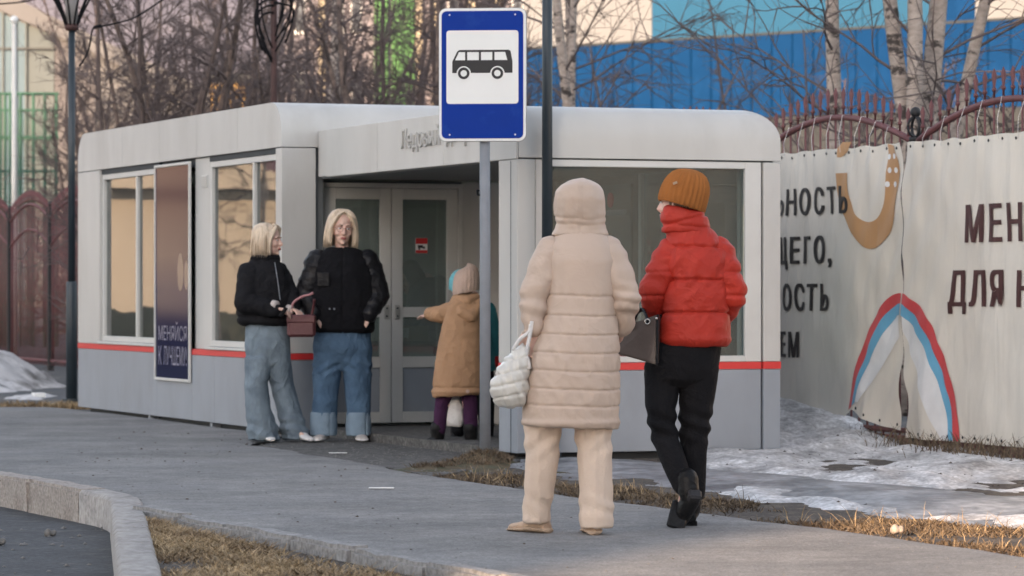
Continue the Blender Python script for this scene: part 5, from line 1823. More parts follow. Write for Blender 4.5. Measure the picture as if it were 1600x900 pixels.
def body_core(fig, head_c, M3, joints, s=1.0, face=True, hands=(), voxel=.008, shrink=1.0):
    """continuous body under the clothes; joints: dict of points"""
    mb = MB()
    J = joints
    P = head_shape(mb, head_c, M3, s, face)
    mb.limb([J['chest'] + Vector((0, .01, .12)), P(0, .02, -.075)], [.055 * s, .048 * s], 12)
    mb.limb([J['pelvis'], J['waist'], J['chest']], [.095 * s * shrink, .085 * s * shrink, .095 * s * shrink])
    for sd in ('l', 'r'):
        sh, el, wr = J['sh_' + sd], J['el_' + sd], J['wr_' + sd]
        mb.limb([J['chest'] + Vector((0, 0, .07)), sh], [.06 * s, .045 * s])
        mb.limb([sh, el, wr], [.042 * s, .034 * s, .024 * s])
        hp, kn, an = J['hip_' + sd], J['kn_' + sd], J['an_' + sd]
        mb.limb([J['pelvis'], hp], [.085 * s, .07 * s])
        mb.limb([hp, kn, an], [.066 * s, .046 * s, .032 * s])
        f = J['ft_' + sd]
        mb.limb([an, f], [.024 * s, .014 * s], 10)
    for h in hands: hand(mb, *h)
    V, Q = remesh(mb, voxel, 2)
    return V, Q, P

# ------------------------------------------------------------------ 1. woman in the long cream coat, seen from behind
def woman_cream():
    fg = Fig(898, 17.15, 833)
    p, rg_ = fg.p, fg.ring
    t = thing('person', 'person in a hooded long cream quilted coat and cream trousers walking away', 'person', fg.loc)
    J = dict(pelvis=p(900, 575), waist=p(905, 510), chest=p(908, 420), sh_l=p(858, 392), el_l=p(836, 465, -.02), wr_l=p(832, 508, -.05),
             sh_r=p(955, 392), el_r=p(978, 465, -.02), wr_r=p(970, 508, .10), hip_l=p(865, 600), kn_l=p(848, 720, .03), an_l=p(843, 808, .10), ft_l=p(822, 823, .15),
             hip_r=p(925, 600), kn_r=p(929, 720, -.03), an_r=p(930, 812, -.04), ft_r=p(926, 828, .10))
    hd = p(905, 322, .03)
    V, Q, P = body_core(fg, hd, yawM(math.pi + .1), J, 1.0, hands=[(p(832, 510, -.05), (-.05, .15, -1), (.2, 1, 0), 1, .7, 1), (p(970, 508, .10), (-.6, .6, -.5), (0, .5, .5), 1, .6, -1)])
    link('body', arr_mesh('body', V, Q, M['skin']), t)
    # coat
    mb = MB()
    mb.loft([rg_(664, 818, 966, .185, 0, -.05), rg_(640, 817, 967, .19), rg_(600, 821, 968, .19), rg_(560, 826, 968, .185), rg_(520, 840, 967, .17), rg_(480, 850, 964, .155, .005), rg_(440, 853, 966, .15, .005),
             rg_(405, 853, 966, .142, .0), rg_(385, 856, 961, .122, 0), rg_(370, 864, 952, .105, .01), rg_(358, 872, 944, .095, .02), rg_(345, 878, 939, .09, .03)], 40, 2.25)
    sl = p(0, 0).x
    zs = [p(0, y).z for y in (460, 490.5, 520, 549, 577, 605, 631)]
    zh = p(0, 664).z
    cx0 = p(907, 0).x
    def dsp(V, N):
        z = V[:, 2] + .004 * fbm(V, 5, 2, 3) + .006 * np.sin(V[:, 0] * 9 + .6)
        d = np.zeros(len(V))
        prev = None
        arm = np.zeros(len(V), dtype=bool)
        body = np.clip(1 - np.abs(np.abs(V[:, 0] - cx0) - 0) / .30, 0, 1) > 0
        for q in zs:
            d = d - .0075 * groove(z - q, .0046) * (~arm)
            d = d + .0010 * groove(z - q - .045, .03) * (~arm)
        low = np.clip((p(0, 515).z - V[:, 2]) / .10, 0, 1)
        d = d + (.0012 + .0042 * low) * (1 - 2.4 * np.abs(fbm(V * [1, 1, .8], 9, 4, 5)))
        # small gathers beside each seam
        for q in zs:
            d = d + .0022 * groove(z - q, .025) * np.sin(V[:, 0] * 95 + 6 * fbm(V, 6, 2, 8)) * (~arm)
        # hem roll
        d = d + .007 * groove(V[:, 2] - zh - .02, .014)
        return d
    coat = garment('coat', mb, M['coat_beige'], t, .0058, 4, dsp)
    def dsl(V, N):
        d = .0035 * (1 - 2.4 * np.abs(fbm(V * [1, 1, 1.3], 10, 4, 7)))
        el = np.exp(-((V[:, 2] - p(0, 478).z) / .10) ** 2)
        return d + .0045 * el * np.sin(V[:, 2] * 85 + 22 * V[:, 0] + 6 * fbm(V, 4, 2, 9)) + .003 * np.sin(V[:, 2] * 60 + 9 * fbm(V, 3, 2, 11))
    for pts, rr in (([p(861, 392), p(834, 462, -.035), p(833, 510, -.055)], [.076, .070, .046]), ([p(951, 392), p(977, 462, -.035), p(972, 508, .06)], [.076, .071, .054])):
        garment('sleeve', MB().limb([pts[0], pts[0].lerp(pts[1], .5) + Vector((0, -.01, 0)), pts[1], pts[1].lerp(pts[2], .5), pts[2]], [rr[0], (rr[0] + rr[1]) / 2 + .002, rr[1], (rr[1] + rr[2]) / 2 + .003, rr[2]], 20), M['coat_beige'], t, .0065, 3, dsl)
    # hood with collar folds
    mb = MB()
    mb.loft([rg_(366, 862, 951, .10, .015), rg_(356, 868, 946, .102, .02), rg_(347, 870, 945, .108, .02), rg_(336, 867, 946, .122, .025), rg_(322, 866, 945, .135, .03), rg_(308, 866.5, 945, .14, .03), rg_(296, 870, 942, .132, .03),
             rg_(288, 878, 936, .116, .02), rg_(282, 888, 928, .08, .015), rg_(279, 897, 919, .04, .01), rg_(277.5, 904, 912, .012, .01)], 32, 2.2)
    ch = p(907, 0).x
    def dsph(V, N):
        z = V[:, 2]
        d = -.004 * groove(V[:, 0] - ch, .004) * (N[:, 1] < .4) * (V[:, 2] < p(0, 285).z)
        d = d - .0 * groove(z - p(0, 322).z - .02 * np.abs(V[:, 0] - ch), .005) * (N[:, 1] < .4)
        for yy, a in ((342, .004), (351, .0035)):
            d = d - a * groove(z - p(0, yy).z + .015 * fbm(V, 9, 2, 4) - .10 * (V[:, 0] - ch) ** 2 * 10, .006)
        return d + .005 * (1 - 2.4 * np.abs(fbm(V, 11, 3, 6)))
    garment('hood', mb, M['coat_beige'], t, .0075, 2, dsph)
    MB().tube([p(829, 511, -.05), p(831, 516, -.05)], [.047, .046], 18).build('cuff', M['coat_beige'], t, True)
    # trousers: straight, slightly long
    mb = MB()
    mb.loft([rg_(816, 818, 858, .075, .10), rg_(790, 818.5, 860, .072, .09), rg_(740, 821, 868, .080, .05), rg_(700, 822, 873, .085, .03), rg_(660, 820, 878, .095, .01), rg_(620, 822, 905, .11)], 28, 2.2)
    mb.loft([rg_(821, 907, 957, .080, -.03), rg_(790, 907, 956.5, .078, -.03), rg_(745, 905, 955, .082, -.02), rg_(700, 903, 953.5, .088, -.01), rg_(660, 898, 954, .098), rg_(620, 880, 958, .11)], 28, 2.2)
    def dspt(V, N):
        d = .008 * (1 - 2.2 * np.abs(fbm(V * [1.6, 1.6, .55], 7, 4, 15)))
        low = np.exp(-((V[:, 2] - .13) / .09) ** 2)
        d = d + .0035 * low * np.sin(V[:, 2] * 70 + V[:, 0] * 24 + 5 * fbm(V, 5, 2, 4))
        for px_ in (842, 930): d = d + .005 * groove(V[:, 0] - p(px_, 0).x, .010) * (N[:, 1] < 0)
        top = np.exp(-((V[:, 2] - p(0, 690).z) / .07) ** 2)
        return d + .005 * top * np.sin((V[:, 2] * 1.0 - V[:, 0]) * 60)
    garment('trousers', mb, M['trouser_cream'], t, .008, 2, dspt)
    # shoes
    def sneaker(hl, d, L, w, h):
        s0 = shoe(MB(), hl, d, L, w, h)
        V, Q = remesh(s0, .006, 1)
        sh = link('shoe', arr_mesh('shoe', V, Q, M['shoe_beige']), t)
        so = shoe(MB(), Vector(hl) - Vector(d).normalized() * .008, d, L + .016, w * 1.10, .045)
        so.v = [(x, y, min(z, .028)) for x, y, z in so.v]
        so.build('sole', M['sole'], sh, True)
        rg2 = random.Random(2)
        # dotted heel patch
        dn = Vector(d).normalized(); r = Vector((dn.y, -dn.x, 0))
        mbd = MB()
        for i in range(6):
            for j in range(3):
                c = Vector(hl) - dn * .004 + r * (i - 2.5) * .010 + Vector((0, 0, .035 + j * .009))
                mbd.ball(c, .0018, None, 6, 4)
        mbd.build('heel_studs', M['sole'], sh)
    sneaker(p(858, 0, .085) * Vector((1, 1, 0)) if False else Vector((p(856, 0).x, .07, 0)), (-.70, .72, 0), .255, .088, .095)
    sneaker(Vector((p(928, 0).x, -.075, 0)), (-.08, 1, 0), .265, .092, .095)
    return fg
cream_fig = woman_cream()

# ------------------------------------------------------------------ 2. person in the red jacket
def man_red():
    fg = Fig(1075, 17.65, 825)
    p, rg_ = fg.p, fg.ring
    t = thing('person', 'person in a red puffer jacket, black trousers and ribbed ochre beanie walking away', 'person', fg.loc)
    J = dict(pelvis=p(1065, 565), waist=p(1085, 510), chest=p(1086, 420), sh_l=p(1042, 395), el_l=p(1018, 462, -.01), wr_l=p(1028, 488, .08),
             sh_r=p(1130, 395), el_r=p(1144, 468, -.02), wr_r=p(1128, 495, .12), hip_l=p(1038, 590), kn_l=p(1038, 680, .04), an_l=p(1068, 768, -.10), ft_l=p(1056, 812, -.02),
             hip_r=p(1092, 590), kn_r=p(1084, 690, .06), an_r=p(1080, 792, .10), ft_r=p(1076, 816, .22))
    M3 = yawM(math.pi + 1.05, 0, 0)      # face turned to the left and away
    M3 = Euler((0, 0, -1.95), 'XYZ').to_matrix()
    hd = p(1060, 318, .01)
    V, Q, P = body_core(fg, hd, M3, J, .98, hands=[(J['wr_l'], (.2, .8, -.5), (.6, 0, .6), 1, .7, 1), (J['wr_r'], (-.4, .8, -.4), (0, .4, .8), 1, .6, -1)])
    b = link('body', arr_mesh('body', V, Q, M['skin']), t)
    face_parts(t, P, M3, .98)
    # hair peeking below the hat
    mb = MB()
    for i in range(26):
        a = -.5 + 2.0 * i / 25
        c = P(.078 * math.sin(a + 1.2), .03 - .080 * math.cos(a + 1.2), .02)
        mb.tube([c, c + Vector((rg.uniform(-.006, .006), 0, -.03)), c + Vector((rg.uniform(-.012, .012), 0, -.065))], [.007, .006, .002], 6)
    mb.build('hair', M['hair_brown'], t, True)
    mb = MB()
    mb.loft([rg_(541, 1031, 1137, .150, .0), rg_(528, 1030, 1138, .165), rg_(505, 1031, 1138, .165), rg_(470, 1037, 1138, .16), rg_(437, 1040, 1139, .155), rg_(405, 1039, 1138, .145), rg_(388, 1041, 1133, .128), rg_(370, 1043, 1120, .105, .01), rg_(356, 1040, 1110, .10, .015)], 40, 2.3)
    zs = [p(0, y).z for y in (386, 437.5, 489)]
    cx0 = p(1087, 0).x
    def dsp(V, N):
        z = V[:, 2] + .006 * fbm(V, 6, 2, 23) - .018 * (V[:, 0] - cx0) * 0
        xl = V[:, 0] - cx0
        arm = np.zeros(len(V), dtype=bool)
        d = np.zeros(len(V))
        for q in zs:
            d = d - .015 * groove(z - q, .0062) * (~arm)
            d = d + .0055 * groove(z - q, .035) * np.sin(V[:, 0] * 80 + 7 * fbm(V, 5, 2, 28)) * (~arm)
        for q in (p(0, 412).z, p(0, 463).z, p(0, 515).z):
            d = d + .007 * groove(z - q, .05) * (~arm)
        for q in (p(0, 420).z, p(0, 455).z):
            d = d - .016 * groove(z - q - .25 * np.abs(xl) + .04, .009) * arm
        # diagonal pulls
        d = d + .005 * (1 - 2.4 * np.abs(fbm(np.stack([V[:, 0] - .6 * V[:, 2], V[:, 1], V[:, 2] * .5 + V[:, 0] * .3], 1), 10, 4, 25)))
        d = d + .005 * np.sin((V[:, 2] * .75 - V[:, 0]) * 62 + 5 * fbm(V, 4, 2, 26)) * np.clip(1.4 * fbm(V, 4.5, 2, 27), 0, 1)
        d = d + .010 * groove(V[:, 2] - p(0, 532).z, .02)
        return d
    garment('jacket', mb, M['jacket_red'], t, .006, 4, dsp)
    def dsl(V, N):
        d = .004 * (1 - 2.4 * np.abs(fbm(V * [1, 1, 1.2], 9, 4, 27)))
        for yy in (425, 462):
            d = d - .008 * groove(V[:, 2] - p(0, yy).z + .10 * (V[:, 0] - p(1087, 0).x) ** 2, .008)
        return d + .004 * np.sin(V[:, 2] * 70 + 30 * V[:, 0] + 6 * fbm(V, 4, 2, 29))
    for pts, rr in (([p(1050, 394), p(1020, 456, -.03), p(1028, 490, .05)], [.076, .073, .055]), ([p(1122, 394), p(1142, 460, -.035), p(1131, 490, .09)], [.076, .077, .060])):
        garment('sleeve', MB().limb([pts[0], pts[0].lerp(pts[1], .5) + Vector((0, -.012, 0)), pts[1], pts[1].lerp(pts[2], .5), pts[2]], [rr[0], (rr[0] + rr[1]) / 2 + .004, rr[1], (rr[1] + rr[2]) / 2 + .004, rr[2]], 20), M['jacket_red'], t, .0065, 3, dsl)
    mb = MB()
    mb.loft([rg_(364, 1034, 1112, .105, .01), rg_(352, 1034, 1108, .112, .01), rg_(342, 1033, 1106, .112, .01), rg_(332, 1036, 1104, .105, .01, -.18), rg_(327, 1041, 1100, .098, .01, -.18)], 32, 2.3)
    def dspc(V, N):
        d = -.010 * groove(V[:, 2] - p(0, 345).z - .25 * (V[:, 0] - p(1070, 0).x), .007) - .008 * groove(V[:, 2] - p(0, 354).z + .12 * (V[:, 0] - p(1070, 0).x), .006)
        return d + .005 * (1 - 2.4 * np.abs(fbm(V, 11, 3, 29)))
    garment('collar', mb, M['jacket_red'], t, .0075, 2, dspc)
    # beanie: tilted, deep ribs, turned-up edge
    hc = p(1066, 316, .0)
    ax = Vector((.20, .05, 1)).normalized()
    e1 = Vector((1, 0, -.20)).normalized(); e2 = ax.cross(e1)
    prof = [(-.026, .112), (-.016, .117), (.0, .118), (.03, .118), (.06, .117), (.09, .110), (.115, .099), (.138, .082), (.153, .060), (.161, .034), (.164, .012), (.1645, .002)]
    n = 112
    V, Q = [], []
    for z, r in prof:
        for k in range(n):
            a = 2 * math.pi * k / n
            rr = r + (.0042 if r > .03 else .001) * math.cos(28 * a)
            tip = max(0, z / .168)
            pt = hc + ax * (z - .010 * math.cos(a) * (z < .05)) + e1 * (rr * math.cos(a) + .012 * tip) + e2 * (rr * 1.12 * math.sin(a))
            V.append(tuple(pt))
    for i in range(len(prof) - 1):
        for k in range(n):
            k2 = (k + 1) % n
            Q.append((i * n + k, i * n + k2, (i + 1) * n + k2, (i + 1) * n + k))
    hat = link('beanie', arr_mesh('beanie', V, Q, M['knit_ochre']), t)
    MB().bbox(-.011, .011, -.002, .002, -.006, .006, .001, Matrix.Translation(p(1053, 288, -.128)) @ Euler((0, -.35, 0)).to_matrix().to_4x4()).build('tag', M['sole'], hat)
    # trousers
    mb = MB()
    mb.loft([rg_(606, 1035, 1085, .05), rg_(594, 1012, 1114, .110), rg_(575, 1007, 1122, .132), rg_(545, 1016, 1126, .14), rg_(525, 1030, 1128, .13)], 32, 2.1)
    mb.limb([p(1036, 585), p(1032, 640, .0), p(1038, 682, .02), p(1054, 725, -.03), p(1066, 757, -.075)], [.090, .072, .062, .058, .050], 20)
    rl = MB().limb([p(1092, 575), p(1088, 640, .04), p(1085, 690, .07), p(1084, 730, .08), p(1087, 770, .09)], [.098, .080, .068, .062, .052], 20)
    def dspb(V, N):
        kn = np.exp(-((V[:, 2] - p(0, 665).z) / .08) ** 2)
        return .005 * (1 - 2.2 * np.abs(fbm(V * [1.4, 1.4, .7], 8, 4, 35))) + .008 * kn * np.sin(V[:, 2] * 75 + V[:, 0] * 30)
    garment('trousers', mb, M['black_cloth'], t, .0075, 4, dspb)
    garment('trouser_leg', rl, M['black_cloth'], t, .0075, 3, dspb)
    # boots: the left one pushes off with its heel raised, the right one is planted
    mb = MB()
    a = p(1072, 748, -.085); h = p(1081, 775, -.115); ball = p(1058, 815, -.035); toe = p(1054, 822, .02)
    mb.limb([a, p(1074, 766, -.10)], [.056, .053], 16)
    mb.limb([p(1074, 766, -.10), h.lerp(ball, .15), h.lerp(ball, .7), ball], [.050, .047, .048, .046], 16)
    mb.limb([ball, toe], [.046, .034], 14)
    lb = garment('boot', mb, M['boot_black'], t, .006, 1)
    hd_ = (h - ball).normalized()
    so = MB()
    s0, s1 = h + Vector((.0, -.042, -.006)), h.lerp(ball, .75) + Vector((0, -.045, 0))
    nrm = Vector((0, -.75, -.3)).normalized()
    side = Vector((1, 0, 0))
    Mx = Matrix.Translation(p(1082, 773, -.135)) @ Euler((-.65, .1, .25)).to_matrix().to_4x4()
    so.bbox(-.034, .034, -.03, .03, -.030, .022, .010, Mx)
    so.build('heel', cloth('boot_heel', (.035, .035, .038), .2, .5), lb, False)
    Mx = Matrix.Translation(p(1059, 803, -.085)) @ Euler((-.30, .30, .1)).to_matrix().to_4x4()
    MB().bbox(-.046, .046, -.010, .008, -.075, .065, .008, Mx).build('sole', M['boot_black'], lb)
    mb = MB()
    shoe(mb, Vector((p(1079, 0).x, .05, .012)), (-.05, 1, 0), .27, .095, .10)
    mb.limb([p(1080, 800, .10), p(1084, 765, .09)], [.050, .055], 16)
    rb = garment('boot', mb, M['boot_black'], t, .006, 1)
    MB().bbox(-.036, .036, -.03, .035, 0, .030, .006, Matrix.Translation((p(1079, 0).x, .085, 0))).build('heel', M['boot_black'], rb)
    return fg
red_fig = man_red()

# ------------------------------------------------------------------ 3. young woman on the left, in profile
def woman_left():
    fg = Fig(425, 28.0, 690)
    p, rg_ = fg.p, fg.ring
    t = thing('person', 'person with a blonde bob, short black jacket and very wide pale jeans, in profile', 'person', fg.loc)
    J = dict(pelvis=p(418, 545), waist=p(415, 500), chest=p(408, 440), sh_l=p(390, 428, -.05), el_l=p(388, 478, -.10), wr_l=p(434, 484, -.20),
             sh_r=p(432, 428, .07), el_r=p(452, 472, .03), wr_r=p(458, 484, -.10), hip_l=p(404, 555, -.02), kn_l=p(409, 620, -.03), an_l=p(414, 674, -.02), ft_l=p(425, 684, -.10),
             hip_r=p(434, 555, .03), kn_r=p(447, 620, .02), an_r=p(462, 674, .0), ft_r=p(478, 684, -.08))
    M3 = Euler((0, 0, 1.28), 'XYZ').to_matrix()
    hd = p(421, 378)
    V, Q, P = body_core(fg, hd, M3, J, .98, hands=[(p(434, 484, -.20), (.8, -.3, -.12), (.2, .2, 1), .95, .75, 1), (p(459, 484, -.10), (.45, -.6, -.25), (.2, .1, 1), .95, .75, -1)], voxel=.006)
    link('body', arr_mesh('body', V, Q, M['skin']), t)
    face_parts(t, P, M3, .98)
    hair_bob(t, P, M3, 1.0, M['hair_blonde'], 74, -.118, False, 5, 1.06)
    mb = MB()
    mb.loft([rg_(508, 377, 454, .15), rg_(500, 372, 456, .16), rg_(470, 371, 455, .165), rg_(440, 374, 450, .155), rg_(422, 380, 445, .125), rg_(411, 388, 437, .10), rg_(402, 395, 432, .085)], 32, 2.2)
    mb.limb([p(391, 428, -.06), p(386, 474, -.13), p(432, 486, -.19)], [.085, .080, .050], 16)
    mb.limb([p(434, 428, .06), p(454, 468, .01), p(458, 483, -.08)], [.080, .070, .050], 16)
    def dsp(V, N):
        d = .014 * (1 - 2.2 * np.abs(fbm(V, 6.5, 4, 45)))
        return d + .012 * groove(V[:, 2] - p(0, 503).z, .02) - .010 * groove(V[:, 2] - p(0, 496).z, .008)
    garment('jacket', mb, M['black_cloth'], t, .009, 2, dsp)
    mb = MB()
    mb.loft([rg_(412, 390, 438, .095, -.01), rg_(405, 391, 438, .10, -.01), rg_(400, 394, 436, .09, -.01)], 28)
    garment('collar', mb, M['black_fleece'], t, .008, 1, lambda V, N: .006 * fbm(V, 30, 2, 3))
    MB().tube([p(431, 412, -.12), p(436, 440, -.165), p(440, 470, -.17)], .004, 6).build('zip', M['steel'], t)
    for px, py, yy in ((433, 478, -.20), (455, 485, -.13)):
        MB().tube([p(px - 4, py, yy), p(px + 3, py + 1, yy - .02)], [.040, .036], 14).build('cuff', cloth('cuff_pale', (.52, .46, .43), .1, .9), t, True)
    MB().bbox(-.016, .016, -.005, .005, -.05, .04, .004, Matrix.Translation(p(447, 488, -.30)) @ Euler((.5, .5, .3)).to_matrix().to_4x4()).build('phone', M['black_leather'], t)
    mb = MB()
    mb.loft([rg_(580, 402, 432, .05), rg_(568, 388, 448, .10), rg_(545, 384, 452, .125), rg_(500, 386, 450, .125)], 30)
    mb.loft([rg_(688, 389, 438, .125, -.05), rg_(678, 389, 435, .125, -.05), rg_(640, 386, 424, .105, -.05), rg_(600, 384, 417, .10, -.04), rg_(560, 384, 426, .11, -.02)], 30, 2.1)
    rl = MB().loft([rg_(688, 441, 482, .12, .06), rg_(678, 440, 479, .12, .06), rg_(640, 432, 467, .10, .06), rg_(600, 422, 456, .095, .05), rg_(560, 410, 452, .11, .02), rg_(530, 408, 451, .11, .01)], 30, 2.1)
    def dspj(V, N):
        d = .011 * (1 - 2.2 * np.abs(fbm(V * [1.5, 1.5, .6], 6, 4, 47)))
        low = np.exp(-((V[:, 2] - .08) / .10) ** 2)
        return d + .009 * low * np.sin(V[:, 2] * 60 + V[:, 0] * 16 + 4 * fbm(V, 4, 2, 4)) + .006 * np.sin(np.arctan2(V[:, 1], V[:, 0] - p(418, 0).x) * 9) * np.clip(.35 - V[:, 2], 0, .3)
    garment('jeans', mb, M['denim_pale'], t, .008, 3, dspj)
    garment('trouser_leg', rl, M['denim_pale'], t, .008, 3, dspj)
    for hl, d in ((Vector((p(409, 0).x, .02, 0)), (.42, -1, 0)), (Vector((p(468, 0).x, .05, 0)), (.42, -1, 0))):
        V, Q = remesh(shoe(MB(), hl, d, .25, .088, .08), .006, 1)
        link('shoe', arr_mesh('shoe', V, Q, M['white_leather']), t)
woman_left()

# ------------------------------------------------------------------ 4. young woman with glasses, facing the street
def woman_glasses():
    fg = Fig(534, 28.1, 689)
    p, rg_ = fg.p, fg.ring
    t = thing('person', 'person with blonde hair, glasses, big black jacket and turned-up blue jeans facing the street', 'person', fg.loc)
    J = dict(pelvis=p(536, 550), waist=p(536, 500), chest=p(536, 440), sh_l=p(498, 410), el_l=p(480, 465, .0), wr_l=p(497, 492, -.12),
             sh_r=p(574, 410), el_r=p(591, 465, .0), wr_r=p(578, 492, -.12), hip_l=p(515, 560), kn_l=p(509, 620), an_l=p(507, 676), ft_l=p(500, 685, -.12),
             hip_r=p(556, 560), kn_r=p(558, 620), an_r=p(560, 676), ft_r=p(565, 685, -.12))
    M3 = Euler((.06, .06, .22), 'XYZ').to_matrix()
    hd = p(535, 359, -.01)
    V, Q, P = body_core(fg, hd, M3, J, 1.08, hands=[(J['wr_l'], (.5, -.2, -.8), (0, -1, 0), 1, .6, 1), (J['wr_r'], (-.5, -.2, -.8), (0, -1, 0), 1, .6, -1)], voxel=.0065)
    link('body', arr_mesh('body', V, Q, M['skin']), t)
    face_parts(t, P, M3, 1.08, glasses=True)
    hair_bob(t, P, M3, 1.08, M['hair_blonde'], 66, -.120, False, 8, 1.08)
    mb = MB()
    mb.loft([rg_(520, 494, 581, .165), rg_(505, 488, 585, .18), rg_(470, 484, 588, .185), rg_(435, 484, 588, .175), rg_(412, 488, 584, .15), rg_(400, 497, 574, .125), rg_(393, 507, 563, .105), rg_(389, 515, 554, .07, .02)], 36, 2.3)
    def dsp(V, N): return .008 * (1 - 2.2 * np.abs(fbm(V, 5, 4, 55))) + .005 * fbm(V, 35, 2, 56) + .012 * groove(V[:, 2] - p(0, 514).z, .025) - .010 * groove(V[:, 0] - p(537, 0).x, .006) * (N[:, 1] < 0)
    garment('jacket', mb, M['black_fleece'], t, .009, 2, dsp)
    for nm, pts, rr in (('sleeve', [p(497, 412), p(478, 462, -.02), p(492, 492, -.11)], [.100, .088, .062]), ('sleeve', [p(574, 412), p(590, 462, -.02), p(578, 492, -.11)], [.098, .090, .062])):
        m2 = MB().limb(pts, rr, 18)
        garment(nm, m2, M['black_leather'], t, .009, 2, lambda V, N: .012 * (1 - 2.2 * np.abs(fbm(V * [1, 1, 1.5], 7, 4, 57))))
    mb = MB()
    mb.loft([rg_(402, 503, 566, .12, .01), rg_(396, 505, 564, .115, .02), rg_(391, 510, 558, .085, .045)], 30)
    garment('collar', mb, M['black_fleece'], t, .008, 1, lambda V, N: .008 * fbm(V, 28, 2, 13))
    MB().bbox(-.05, .05, -.004, .006, -.055, .055, .005, Matrix.Translation(p(507, 438, -.178)) @ Euler((0, 0, -.25)).to_matrix().to_4x4()).build('pocket', M['black_leather'], t)
    for px in (517, 524):
        MB().ball(p(px, 484, -.188), .008, None, 8, 6).build('snap', M['steel'], t, True)
    mb = MB()
    mb.loft([rg_(580, 518, 552, .05), rg_(567, 494, 575, .11), rg_(545, 490, 581, .14), rg_(510, 495, 578, .14)], 32)
    mb.loft([rg_(660, 488, 524, .10), rg_(620, 489, 528, .105), rg_(590, 489, 531, .11), rg_(555, 492, 536, .115)], 26, 2.1)
    rl = MB().loft([rg_(660, 543, 577, .095), rg_(620, 540, 578, .10), rg_(590, 538, 579, .11), rg_(555, 534, 580, .115), rg_(530, 534, 580, .12)], 26, 2.1)
    dg = lambda V, N: .011 * (1 - 2.2 * np.abs(fbm(V * [1.5, 1.5, .7], 7, 4, 59))) + .006 * np.exp(-((V[:, 2] - p(0, 575).z) / .06) ** 2) * np.sin(V[:, 2] * 80 + np.abs(V[:, 0]) * 50)
    garment('jeans', mb, M['denim_blue'], t, .008, 3, dg)
    garment('trouser_leg', rl, M['denim_blue'], t, .008, 3, dg)
    for a, b in ((484, 527), (540, 580)):
        mb = MB()
        mb.loft([rg_(682, a + .5, b - .5, .108), rg_(662, a, b, .112), rg_(645, a + 1, b - 1, .11)], 28, 2.1)
        garment('turn_up', mb, M['denim_inside'], t, .009, 1, lambda V, N: .004 * fbm(V, 9, 3, 61) - .006 * groove(V[:, 0] - p(a + 33, 0).x, .006))
    for hl, d in ((Vector((p(508, 0).x, .06, 0)), (-.22, -1, 0)), (Vector((p(561, 0).x, .06, 0)), (.14, -1, 0))):
        V, Q = remesh(shoe(MB(), hl, d, .27, .095, .085), .006, 1)
        sh = link('shoe', arr_mesh('shoe', V, Q, cloth('shoe_grey', (.48, .44, .41), .12, .6)), t)
        so = shoe(MB(), hl + Vector((0, .01, 0)), d, .29, .105, .05); so.v = [(x, y, min(z, .026)) for x, y, z in so.v]
        so.build('sole', M['white_leather'], sh, True)
woman_glasses()

